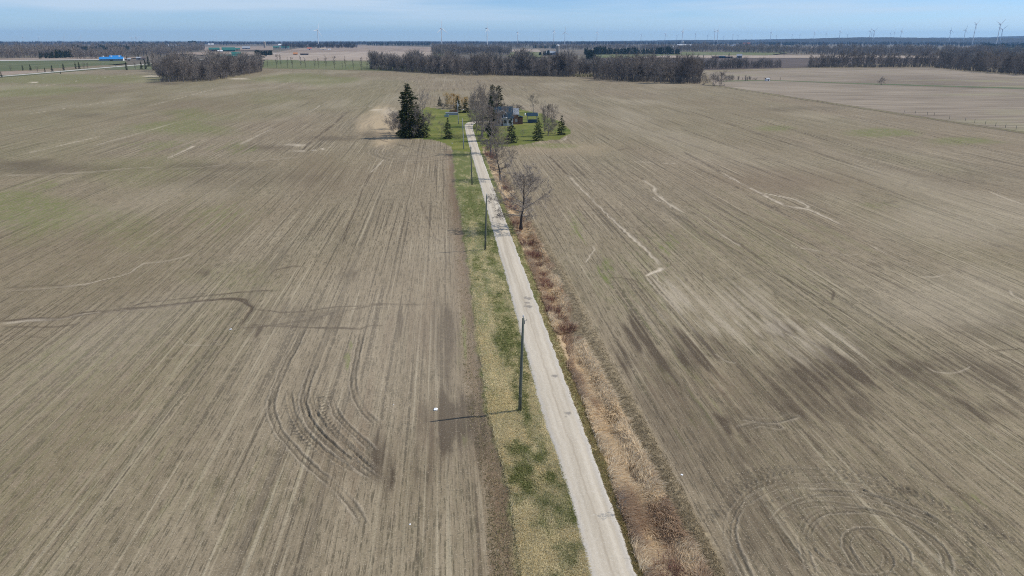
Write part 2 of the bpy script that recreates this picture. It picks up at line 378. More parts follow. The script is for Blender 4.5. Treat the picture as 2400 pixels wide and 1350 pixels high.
    rill([(640, 742), (720, 736), (780, 730)], 0.9, 'dark', 0.35, 0.5, 55)
    rill([(0, 765), (50, 767), (130, 766), (190, 758)], 0.14, 'dark', 0.6, 0.3, 8)
    rill([(0, 788), (60, 787), (110, 794)], 0.11, 'dark', 0.55, 0.3, 9)
    rill([(365, 791), (420, 790), (430, 808), (470, 811), (530, 803)], 0.1, k=0.35, wander=0.2, seed=10)
    rill([(0, 683), (60, 679), (120, 675), (200, 667), (240, 656), (290, 645), (310, 636), (335, 617), (380, 614), (430, 603), (462, 590)], [0.22, 0.16, 0.14, 0.09], k=0.5, wander=0.3, seed=11, shade=0.6)
    rill([(0, 676), (60, 672), (110, 668), (200, 672)], 0.13, 'dark', 0.5, 0.3, 12)
    rill([(0, 411), (60, 410), (130, 408), (220, 403), (310, 394), (390, 390)], [0.35, 0.3, 0.2], k=0.55, wander=0.3, seed=13)
    rill([(270, 402), (340, 398), (390, 396), (460, 394), (540, 384), (600, 377), (680, 370), (720, 365)], [0.2, 0.28], k=0.42, wander=0.3, seed=14)
    rill([(390, 398), (470, 392), (560, 382), (650, 374)], 0.35, 'dark', 0.6, 0.3, 15)
    rill([(390, 372), (430, 354), (457, 341)], [0.2, 0.45], k=0.75, wander=0.3, seed=16)
    rill([(940, 243), (880, 246), (830, 252), (805, 268), (790, 285), (765, 305), (740, 322), (712, 348), (690, 368)], [0.2, 0.5, 0.5, 0.2], 'dark', 0.6, 0.8, 17)
    rill([(880, 247), (830, 254), (812, 258)], 0.5, k=0.5, wander=0.6, seed=18)
    rill([(740, 330), (790, 322), (850, 318), (900, 330), (960, 345)], 0.5, 'dark', 0.5, 0.6, 19)
    rill([(900, 372), (890, 385), (868, 405)], [0.1, 0.22, 0.12], k=0.8, wander=0.15, seed=20)
    rill([(868, 405), (850, 440), (838, 480), (815, 530), (800, 580)], 0.12, 'dark', 0.6, 0.3, 21)
    rill([(540, 318), (620, 286), (700, 252), (760, 225)], 0.2, 'dark', 0.3, 0.4, 22)
    rill([(720, 265), (740, 255), (752, 245)], 0.4, k=0.5, wander=0.4, seed=23)
    rill([(520, 377), (580, 342), (600, 322), (680, 280)], 0.2, 'dark', 0.3, 0.3, 24)
    rill([(640, 633), (670, 628), (690, 622), (705, 625)], 0.14, 'dark', 0.7, 0.2, 25)
    rill([(985, 470), (1020, 560), (1042, 570)], 0.07, 'dark', 0.6, 0.2, 26)
    rill([(1040, 520), (1043, 575), (1048, 640)], 0.07, 'dark', 0.6, 0.15, 27)
    for k_, (a, b) in enumerate([((70, 205), (330, 170)), ((60, 268), (300, 232)), ((60, 360), (240, 318)), ((210, 345), (420, 285)), ((640, 205), (700, 186)), ((560, 340), (640, 300)), ((340, 250), (520, 205))]):
        rill([a, ((a[0]+b[0])/2, (a[1]+b[1])/2), b], 0.45, k=0.45, wander=0.5, seed=60+k_, shade=0)
    rill([(0, 755), (60, 751), (130, 749), (165, 741), (240, 730), (300, 724), (400, 713), (470, 705), (540, 699), (572, 703), (592, 718)], [.24, .2, .26, .2], 'dark', 1.0, 0.5, 201)
    rill([(0, 757), (60, 753), (130, 751), (200, 737), (300, 728), (430, 712)], [.3, .2, .1], 'dark', .55, 0.9, 202)
    rill([(860, 714), (880, 712), (940, 714), (990, 716)], .12, 'dark', .6, .3, 203); rill([(700, 742), (760, 738), (820, 726), (880, 714)], .16, 'dark', .7, .4, 204); rill([(570, 760), (640, 764), (760, 768), (850, 772)], .12, 'dark', .8, .4, 205)
    # --- left field: tyre marks of the turning tractor
    tyre([(712, 770), (695, 810), (665, 862), (648, 905), (635, 944), (638, 977), (656, 1015), (680, 1042), (724, 1090), (778, 1134), (819, 1175), (843, 1208), (858, 1238)], k=.9, seed=1, half=.25, wid=.085)
    tyre([(735, 860), (718, 905), (710, 945), (724, 989), (748, 1018), (790, 1057), (837, 1092), (880, 1121)], k=1.0, seed=2, half=0.27)
    tyre([(775, 930), (784, 959), (792, 977), (822, 1007), (858, 1039), (880, 1062)], k=0.95, seed=3, half=0.22)
    tyre([(848, 780), (838, 830), (828, 880), (828, 905), (834, 932), (852, 965), (883, 994)], k=0.9, seed=4, half=0.24)
    tyre([(751, 925), (754, 959), (766, 989), (801, 1027), (837, 1057), (874, 1080)], True, 0.9, 0.32, seed=5)
    tyre([(735, 945), (742, 985), (760, 1010), (800, 1045), (850, 1082)], False, 0.5, 0.25, seed=15)
    tyre([(683, 974), (695, 1012), (733, 1051), (778, 1084), (825, 1107), (868, 1128)], True, 0.85, 0.33, seed=6)
    tyre([(670, 950), (688, 985), (712, 1010), (742, 1035)], True, 0.5, 0.33, seed=7)
    tyre([(768, 905), (770, 950), (800, 990), (835, 1025), (866, 1050)], True, 0.5, 0.3, seed=8)
    for k_, (cx, r) in enumerate([(958, 3.2), (958, 5.0), (958, 6.4), (958, 8.2), (958, 10.0), (985, 12.5)]):     # headland loops by the yard
        c = G(cx, 352); a = np.linspace(0.2, 2*math.pi*0.93, 40)
        tyre(np.c_[c[0]+r*1.15*np.cos(a), c[1]+r*1.9*np.sin(a)], False, 0.55, 0.5, True, seed=20+k_, wid=0.2)
    for k_ in range(8):                                       # loops round the tall spruce
        c = G(955, 290); r = 15+k_*1.7; a = np.linspace(1.75, 4.5, 40)
        tyre(np.c_[c[0]+r*np.cos(a), c[1]+r*2.2*np.sin(a)], False, 0.42, 0.6, True, seed=40+k_, wid=0.2)
    # --- left field: damp and weedy patches
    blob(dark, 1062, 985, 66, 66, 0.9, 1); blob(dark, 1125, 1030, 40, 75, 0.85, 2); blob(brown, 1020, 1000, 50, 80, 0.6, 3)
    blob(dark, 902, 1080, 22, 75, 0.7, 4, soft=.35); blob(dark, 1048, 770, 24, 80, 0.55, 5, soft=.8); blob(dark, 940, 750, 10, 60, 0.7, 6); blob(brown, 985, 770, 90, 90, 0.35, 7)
    blob(dark, 610, 775, 26, 16, 0.7, 8); blob(dark, 820, 645, 40, 20, 0.4, 9); blob(dark, 700, 742, 90, 20, 0.4, 10)
    blob(dark, 130, 395, 300, 26, 0.42, 11, False); blob(dark, 40, 385, 120, 18, 0.5, 12, False); blob(dark, 480, 392, 180, 16, 0.35, 13, False)
    blob(dark, 620, 345, 80, 12, 0.4, 14, False); blob(dark, 790, 325, 90, 12, 0.45, 15, False); blob(dark, 560, 420, 200, 30, 0.2, 44, False)
    blob(brown, 760, 400, 160, 50, 0.3, 45, False); blob(brown, 500, 240, 200, 30, 0.25, 46, False)
    blob(dark, 870, 315, 80, 9, 0.4, 16, False); blob(dark, 400, 195, 60, 6, 0.5, 17, False); blob(dark, 200, 270, 120, 10, 0.3, 18, False)
    blob(dark, 475, 640, 30, 14, 0.35, 43)
    blob(green, 105, 432, 60, 16, 0.9, 19); blob(green, 60, 490, 200, 70, 0.62, 20, False); blob(green, 40, 470, 90, 30, 0.7, 140, False); blob(green, 370, 338, 70, 16, 0.8, 21); blob(green, 560, 345, 50, 14, 0.7, 22)
    blob(green, 440, 270, 120, 22, 0.5, 23, False); blob(green, 700, 186, 160, 16, 0.9, 24, False); blob(green, 200, 184, 260, 14, 0.9, 25, False); blob(green, 60, 215, 160, 24, 0.8, 26, False); blob(green, 420, 300, 160, 24, .6, 141, False); blob(green, 330, 400, 200, 60, .3, 142, False)
    blob(green, 500, 500, 90, 40, 0.4, 27); blob(green, 300, 530, 160, 60, 0.3, 28, False); blob(green, 140, 850, 160, 60, 0.25, 29); blob(green, 560, 650, 240, 60, 0.16, 30, False)
    blob(green, 815, 845, 9, 24, 0.95, 31, False); blob(green, 822, 810, 5, 12, 0.8, 32, False); blob(green, 640, 230, 200, 30, 0.3, 61, False); blob(green, 500, 1150, 240, 150, 0.15, 62)
    blob(green, 1085, 800, 14, 60, 0.6, 63); blob(green, 1090, 1010, 10, 40, 0.55, 64)
    blob(tan, 902, 285, 56, 46, 1.0, 33, False); blob(tan, 905, 280, 40, 34, 1.0, 133, False); blob(light, 910, 262, 40, 12, 0.25, 34, False)
    blob(tan, 1320, 345, 120, 20, 0.15, 65, False)
    for k_, (cx, cy, rx, ry, kk) in enumerate([(735, 352, 10, 2, .45), (755, 349, 8, 2, .45), (700, 354, 24, 2, .3), (880, 258, 22, 3, .5), (360, 178, 25, 2.5, .8), (80, 193, 14, 2, .8), (560, 185, 30, 2, .6), (690, 340, 30, 4, .35)]):
        blob(light, cx, cy, rx, ry, kk, 70+k_, False)
    # --- right field: washed gullies and silt
    rill([(1285, 365), (1305, 385), (1330, 410)], 0.28, 'dark', 0.75, 0.25, 30)
    rill([(1330, 408), (1345, 425), (1370, 450), (1400, 480), (1435, 515), (1480, 555), (1520, 590), (1551, 627)], [0.15, 0.13, 0.24, 0.34], k=0.8, wander=0.45, seed=31, shade=0.7)
    rill([(1551, 627), (1546, 634), (1525, 640), (1512, 648)], [0.42, 0.2], k=1.0, wander=0.12, seed=32)
    rill([(1512, 648), (1540, 680), (1570, 708), (1600, 740)], 0.13, k=0.5, wander=0.25, seed=33)
    rill([(1465, 395), (1510, 422)], 0.2, 'dark', 0.7, 0.2, 34)
    rill([(1505, 420), (1535, 440), (1533, 450), (1565, 475), (1607, 502)], [0.2, 0.42, 0.2], k=0.8, wander=0.25, seed=35)
    rill([(1615, 493), (1645, 512), (1690, 545), (1740, 577), (1800, 620)], 0.15, 'dark', 0.7, 0.25, 36); rill([(1640, 512), (1700, 556), (1740, 580)], 0.14, k=0.6, wander=0.2, seed=37)
    rill([(1600, 355), (1640, 377), (1690, 404)], 0.32, 'dark', 0.85, 0.35, 38)
    rill([(1690, 404), (1720, 420), (1780, 452), (1840, 462), (1866, 468), (1896, 484), (1885, 491)], [0.2, 0.3, 0.25, 0.42], k=0.85, wander=0.3, seed=39)
    rill([(1785, 455), (1840, 482), (1900, 492), (1960, 520), (1985, 532)], [0.35, 0.3], k=0.85, wander=0.25, seed=40)
    rill([(2040, 575), (2090, 600), (2200, 655)], 0.25, k=0.4, wander=0.3, seed=41); rill([(2320, 448), (2332, 455), (2400, 480)], 0.35, k=0.55, wander=0.3, seed=42)
    for k_, (a, b, ww) in enumerate([((1410, 265), (1900, 440), .45), ((1600, 255), (2090, 415), .6), ((1700, 262), (2200, 395), .3), ((1500, 330), (1760, 455), .25), ((1590, 300), (2000, 440), .3), ((1810, 290), (2400, 470), .35), ((1900, 250), (2400, 370), .3), ((1950, 400), (2400, 560), .3), ((1700, 480), (2300, 760), .2), ((1640, 540), (2100, 800), .18), ((1440, 480), (1640, 690), .13), ((2000, 450), (2400, 600), .3), ((1850, 225), (2050, 260), .5), ((1400, 310), (1440, 335), .3)]):
        wa, wb = G(*a), G(*b)
        rill([a, (0.75*a[0]+0.25*b[0], .75*a[1]+.25*b[1]), ((a[0]+b[0])/2, (a[1]+b[1])/2), (0.25*a[0]+0.75*b[0], .25*a[1]+.75*b[1]), b], ww*.8, 'dark', 0.6, 0.35, 80+k_)
    rng = random.Random(4)
    for k_ in range(46):                                      # short crooked cracks where water crossed the rows
        cx, cy = rng.uniform(1300, 2380), rng.uniform(330, 860)
        pts = [(cx, cy)]; a = rng.uniform(-.4, .9)
        for _ in range(rng.randint(3, 6)):
            a += rng.uniform(-.7, .7); l = rng.uniform(10, 26)*(cy/600); pts.append((pts[-1][0]+l*math.cos(a), pts[-1][1]+l*.5*math.sin(a)))
        w_ = WEED_R(G(*pts[0])[1])
        if G(*pts[0])[0] < w_+3: continue
        rill(pts, rng.uniform(.06, .14)*(700/cy), 'dark' if k_ % 3 else 'light', rng.uniform(.35, .7), 0.2, 100+k_, shade=.3)
    blob(light, 1570, 690, 70, 55, 0.26, 35); blob(light, 1700, 720, 130, 70, 0.2, 36); blob(light, 1900, 800, 110, 50, 0.24, 37); blob(light, 1820, 770, 70, 20, 0.26, 38)
    blob(light, 1690, 765, 60, 22, 0.24, 47); blob(light, 2250, 520, 260, 70, 0.10, 39, False); blob(light, 2250, 700, 260, 90, 0.10, 40, False)
    blob(dark, 1480, 800, 50, 60, 0.85, 41); blob(dark, 1600, 840, 90, 70, 0.7, 42); blob(dark, 1560, 900, 60, 60, 0.35, 48); blob(dark, 1960, 870, 110, 60, 0.75, 49); blob(dark, 1900, 930, 130, 60, 0.5, 50)
    blob(dark, 1830, 775, 45, 24, 0.5, 51); blob(dark, 2130, 860, 160, 30, 0.5, 52); blob(dark, 2300, 960, 120, 30, 0.5, 53); blob(dark, 1700, 985, 30, 40, 0.6, 54); blob(brown, 1640, 880, 130, 90, 0.4, 55)
    blob(dark, 1740, 1020, 50, 60, 0.45, 56); blob(dark, 1900, 1040, 60, 40, 0.35, 57); blob(dark, 2000, 960, 60, 40, 0.4, 58)
    blob(dark, 2060, 620, 40, 8, 0.3, 59); blob(brown, 1900, 420, 260, 40, 0.25, 90, False); blob(dark, 1850, 255, 140, 8, 0.25, 91, False); blob(dark, 2250, 420, 200, 40, 0.18, 92, False)
    blob(green, 1345, 535, 24, 40, 0.8, 93); blob(green, 1425, 630, 26, 36, 0.8, 94); blob(green, 1570, 575, 22, 24, 0.7, 95); blob(green, 1500, 640, 120, 100, 0.22, 96); blob(green, 1640, 960, 60, 90, 0.4, 97)
    blob(green, 1560, 860, 60, 60, 0.3, 98); blob(green, 2080, 310, 130, 14, 0.7, 99, False); blob(green, 2250, 330, 130, 12, 0.6, 100, False); blob(green, 1820, 300, 60, 10, 0.5, 101, False); blob(green, 1300, 342, 80, 8, 0.7, 102, False)
    blob(green, 1800, 560, 260, 110, 0.18, 103); blob(green, 2290, 1170, 60, 30, 0.4, 104); blob(green, 2060, 480, 60, 10, 0.4, 105)
    # --- right field: the turning circle
    def loop(cr, **kw): tyre([(1500+a/2.667, 900+b/2.667) for a, b in cr], **kw)
    loop([(430, 880), (450, 800), (600, 650), (800, 560), (1000, 530), (1250, 530), (1500, 580), (1700, 680), (1950, 800), (2150, 900), (2400, 1010)], lug=True, k=0.55, half=0.38, seed=61)
    loop([(480, 850), (520, 780), (640, 665), (830, 590), (1020, 565), (1240, 570), (1480, 630), (1690, 740)], lug=True, k=0.5, half=0.38, seed=62)
    loop([(700, 1250), (640, 1150), (580, 1000), (560, 900), (600, 780), (690, 690)], k=0.7, half=0.25, seed=63)
    loop([(740, 900), (760, 820), (860, 720), (1000, 660)], lug=True, k=0.8, half=0.3, seed=64)
    loop([(1050, 680), (1250, 680), (1450, 710), (1650, 770), (1850, 850), (2100, 990), (2260, 1080)], k=0.7, half=0.28, seed=65)
    loop([(1080, 1200), (1050, 1100), (1010, 1000), (1020, 900), (1070, 830), (1150, 795), (1350, 785), (1500, 800), (1650, 860), (1800, 940), (1900, 1050), (1935, 1150), (1920, 1210)], k=.8, half=0.22, seed=66, wid=.08)
    loop([(900, 870), (960, 800), (1080, 740)], lug=True, k=0.8, half=0.24, seed=67)
    loop([(1400, 1190), (1330, 1100), (1280, 1000), (1290, 940), (1350, 910), (1450, 905), (1570, 950), (1650, 1020), (1690, 1080), (1660, 1140)], k=.7, half=0.2, seed=68, wid=.08)
    loop([(1350, 650), (1420, 700), (1560, 750), (1700, 790), (1900, 880)], k=0.8, half=0.25, seed=69)
    loop([(2000, 1200), (2060, 1140), (2090, 1050), (2040, 900), (1900, 780)], k=0.55, half=0.25, lug=True, seed=70)
    loop([(640, 210), (720, 230), (840, 240), (960, 200)], k=0.8, half=0.2, seed=71); loop([(620, 280), (740, 250), (860, 270)], k=0.6, half=0.2, seed=72)
    blob(dark, 1830, 1130, 120, 22, 0.35, 110, False); blob(dark, 1740, 1290, 70, 90, 0.4, 111, False); blob(dark, 2130, 1150, 60, 16, 0.5, 112, False); blob(dark, 1865, 1190, 40, 12, 0.4, 113, False); blob(dark, 1880, 1215, 26, 10, 0.6, 114, False)
    blob(tan, 1800, 1130, 160, 40, 0.0, 1)
    rr_ = random.Random(9)
    for k_ in range(30):
        c = G(2010+rr_.uniform(-30, 30), 1275+rr_.uniform(-15, 15)); r0 = rr_.uniform(2.5, 11.5); a0 = rr_.uniform(0, 6.28); a = np.linspace(a0, a0+rr_.uniform(.8, 2.2), 30)
        tyre(np.c_[c[0]-.5+r0*1.05*np.cos(a)+.5*np.sin(a*2.3+k_), c[1]+r0*.95*np.sin(a)+.4*np.cos(a*1.7+k_)], k_ % 5 == 0, rr_.uniform(.2, .5), rr_.uniform(.14, .26), True, 300+k_, .065)
    for k_ in range(16):
        sx_ = rr_.uniform(-30, 40); tyre([(700+sx_, 905+rr_.uniform(0, 40)), (705+sx_, 960), (735+sx_*1.2, 1010), (790+sx_*1.3, 1062), (850+sx_*.8, 1105)], k_ % 3 == 0, rr_.uniform(.3, .55), .2, seed=340+k_, wid=.07)
    blob(dark, 1780, 980, 330, 200, 0.30, 120); blob(dark, 1950, 1230, 330, 170, 0.30, 121); blob(dark, 1560, 1010, 120, 190, 0.25, 122); blob(dark, 1900, 880, 180, 90, .45, 123); blob(dark, 2250, 880, 240, 60, .4, 124); blob(dark, 2330, 760, 140, 40, .3, 125)
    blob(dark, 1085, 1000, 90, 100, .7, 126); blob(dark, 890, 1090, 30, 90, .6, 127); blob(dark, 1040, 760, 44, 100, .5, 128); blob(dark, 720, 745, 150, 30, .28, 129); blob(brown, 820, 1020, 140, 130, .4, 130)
    circ = np.zeros(n); c = G(2010, 1290); q = np.hypot((x-c[0])/12.0, (y-c[1])/12.0); circ = sst(1.3-q, 0, .3)
    # --- fence line at the far right edge of the field
    fa, fb = G(1660, 198)[:2], G(2420, 313)[:2]; e = (fb-fa)/np.hypot(*(fb-fa)); dist = -(x-fa[0])*e[1]+(y-fa[1])*e[0]; al = (x-fa[0])*e[0]+(y-fa[1])*e[1]
    fl = np.exp(-((dist+1.2)/1.6)**2)*sst(al, -20, 0)
    green = np.maximum(green, fl*1.0*(0.6+0.4*vn(al*.1, al*0, 7))); dark = np.maximum(dark, 0.85*np.exp(-((dist+3.0)/1.4)**2)*sst(al, -20, 0))
    # faint all-over variation
    brown = np.maximum(brown, 0.35*sst(fbm(x*0.02, y*0.008, 21), .5, .75)); light = np.maximum(light, 0.16*sst(fbm(x*0.035, y*0.012, 22), .52, .8))
    green = np.maximum(green, 0.2*sst(fbm(x*0.03, y*0.010, 23), .48, .8)); green = np.maximum(green, .36*sst(-x, 5, 45)*sst(fbm(x*.016, y*.007, 24), .30, .62)); green = np.maximum(green, .16*sst(fbm(x*.02, y*.006, 25), .40, .62))
    keep = 1-np.clip(verge+ditch+weed+lawn, 0, 1)
    dark *= keep; light *= keep; track *= keep; tan *= keep
    hgt *= 1.0
    A = np.stack([dark, light, green*(1-lawn), track], 1); B = np.stack([verge, ditch, weed, lawn], 1); C = np.stack([tan, brown*keep, circ, np.zeros(n)], 1)
    V = np.stack([x, y, hgt], 1)
    ii = np.arange(n).reshape(len(ys), NX)
    Q = np.stack([ii[:-1, :-1], ii[:-1, 1:], ii[1:, 1:], ii[1:, :-1]], -1).reshape(-1, 4)
    zone = np.argmax(np.stack([np.full(n, .5), verge+0*x, ditch, weed, lawn], 1), 1)[Q[:, 0]]
    for z, nm in ((0, 'field'), (1, 'verge'), (2, 'ditch'), (3, 'weedy_bank'), (4, 'lawn')):
        q = Q[zone == z]
        u, inv = np.unique(q, return_inverse=True)
        me = np_mesh(nm, V[u], inv.reshape(-1, 4), True, {'mark': A[u], 'zone': B[u], 'soil': C[u]})
        o = link(nm, me, M['soil']); tag(o, kind='structure')
def soil_material():
    m, t, bs = material('soil')
    pos = t.n('ShaderNodeNewGeometry').outputs['Position']
    def att(nm):
        a = t.n('ShaderNodeAttribute', {'attribute_name': nm}); s = t.n('ShaderNodeSeparateColor', None, Color=a.outputs['Color'])
        return s.outputs[0], s.outputs[1], s.outputs[2], a.outputs['Alpha']
    dark, light, green, track = att('mark'); verge, ditch, weed, lawn = att('zone'); tan, brown, circ, _ = att('soil')
    fine = t.noise(t.stretch(pos, 2.9, 0.05), 1.0, 2.0, 0.65)                   # drilled rows
    fine2 = t.noise(t.stretch(pos, 5.6, 0.28, 1, (7, 3, 0)), 1.0, 2.0, 0.6)
    thin = t.noise(t.stretch(pos, 2.3, 0.018, 1, (11, 2, 0)), 1.0, 1.0, 0.5)
    tram = t.noise(t.stretch(pos, 0.62, 0.004, 1, (5, 8, 0)), 1.0, 1.0, 0.5)
    gap = t.ramp(t.noise(t.stretch(pos, .25, .05, 1, (4, 4, 4)), 1.0, 2.0, .6), .32, .50)
    passes = t.noise(t.stretch(pos, 0.42, 0.006, 1, (3, 9, 0)), 1.0, 3.0, 0.65)  # planter passes
    lines = t.noise(t.stretch(pos, 1.25, 0.012, 1, (1, 5, 0)), 1.0, 2.0, 0.5)
    broad = t.noise(pos, 0.018, 3.0, 0.55)
    clod = t.noise(pos, 4.2, 4.0, 0.75)
    grit = t.noise(pos, 9.0, 2.0, 0.7)
    dash = t.ramp(t.noise(t.stretch(pos, 2.6, 1.1, 1, (9, 9, 9)), 1.0, 3.0, .7), .36, .56)
    blot = t.noise(t.stretch(pos, .9, .55), 1.0, 5.0, .72)
    patch = t.noise(t.stretch(pos, .16, .035, 1, (6, 1, 0)), 1.0, 4.0, .62)
    rows = t.m('ADD', t.m('MULTIPLY', t.ramp(fine, .34, .66), .30), t.m('MULTIPLY', t.ramp(blot, .32, .68), .34))
    rows = t.m('ADD', rows, t.m('MULTIPLY', t.ramp(passes, .34, .66), .16)); rows = t.m('ADD', rows, t.m('MULTIPLY', t.ramp(patch, .34, .66), .20))
    c = t.mix(rows, (0.120, 0.095, 0.060), (0.352, 0.288, 0.196))
    c = t.mix(t.m('MULTIPLY', t.ramp(broad, .35, .65), .38), c, (0.205, 0.150, 0.094))
    # seed rows as broken dark dashes, the odd wheel line, pale straw lines
    c = t.mix(t.m('MULTIPLY', t.m('MULTIPLY', t.ramp(fine2, .53, .58), dash), .85), c, (0.100, 0.082, 0.054))
    c = t.mix(t.m('MULTIPLY', t.ramp(lines, .66, .72), t.m('MULTIPLY', gap, .38)), c, (0.115, 0.094, 0.066))
    c = t.mix(t.m('MULTIPLY', t.ramp(lines, .345, .28), .30), c, (0.43, 0.365, 0.25))
    c = t.mix(t.m('MULTIPLY', t.m('MULTIPLY', t.ramp(thin, .60, .65), t.ramp(dash, 0, .7)), .85), c, (0.095, 0.076, 0.052))
    c = t.mix(t.m('MULTIPLY', t.m('MULTIPLY', t.ramp(thin, .37, .31), gap), .36), c, (0.45, 0.385, 0.27))
    c = t.mix(t.m('MULTIPLY', t.m('MULTIPLY', t.ramp(tram, .65, .68), gap), .32), c, (0.110, 0.090, 0.066))
    c = t.mix(t.m('MULTIPLY', tan, .85), c, (0.44, 0.335, 0.215))
    c = t.mix(t.m('MULTIPLY', brown, .72, None, True), c, (0.150, 0.105, 0.068))
    gr = t.m('MULTIPLY', green, t.ramp(t.noise(t.stretch(pos, 1.6, .25), 1.3, 4.0, .7), .36, .62))
    c = t.mix(t.m('MULTIPLY', gr, .85), c, (0.128, 0.152, 0.036))
    c = t.mix(t.m('MULTIPLY', dark, .9, None, True), c, (0.066, 0.048, 0.032))
    c = t.mix(light, c, (0.50, 0.425, 0.32))
    c = t.mix(t.m('MULTIPLY', track, .9), c, (0.072, 0.060, 0.044))
    sp = t.ramp(clod, .53, .64)
    c = t.mix(t.m('MULTIPLY', sp, .62), c, (0.10, 0.088, 0.062))
    c = t.mix(t.m('MULTIPLY', t.ramp(grit, .60, .70), .6), c, (0.52, 0.45, 0.34))
    # grassy zones beside the lane
    g1 = t.noise(t.stretch(pos, .5, .11), 1.0, 4.0, .65); g2 = t.noise(pos, 2.4, 4.0, .7)
    far_ = t.ramp(t.n('ShaderNodeSeparateXYZ', None, Vector=pos).outputs[1], 70, 150, 0, .085)      # greener towards the yard
    vg = t.mix(t.ramp(t.m('SUBTRACT', t.m('ADD', t.m('MULTIPLY', g1, .65), t.m('MULTIPLY', g2, .35)), far_), .42, .60), (0.120, 0.132, 0.045), (0.42, 0.34, 0.19))
    c = t.mix(verge, c, vg)
    dg = t.mix(t.ramp(g2, .35, .65), (0.26, 0.185, 0.115), (0.46, 0.35, 0.215)); c = t.mix(ditch, c, dg)
    wg = t.mix(t.ramp(g2, .38, .62), (0.125, 0.098, 0.064), (0.30, 0.24, 0.15)); c = t.mix(weed, c, wg)
    l1 = t.noise(pos, .09, 4.0, .65)
    lg = t.mix(t.ramp(l1, .36, .64), (0.078, 0.104, 0.019), (0.180, 0.176, 0.050))
    lg = t.mix(t.m('MULTIPLY', t.ramp(t.noise(t.stretch(pos, .14, .3), 1.0, 4, .7), .62, .75), .7), lg, (0.33, 0.30, 0.13))
    lg = t.mix(t.m('MULTIPLY', t.ramp(g2, .5, .7), .3), lg, (0.06, 0.085, 0.016))
    c = t.mix(lawn, c, lg)
    t.set(bs.inputs['Base Color'], c); bs.inputs['Roughness'].default_value = 0.95; bs.inputs['Specular IOR Level'].default_value = 0.1
    hgt = t.m('ADD', t.m('MULTIPLY', fine, .55), t.m('MULTIPLY', clod, .6)); hgt = t.m('ADD', hgt, t.m('MULTIPLY', fine2, .3))
    bp = t.n('ShaderNodeBump', None, Height=hgt, Strength=0.55, Distance=0.10); t.set(bs.inputs['Normal'], bp.outputs[0])
    return m
M['soil'] = soil_material()
build_field()

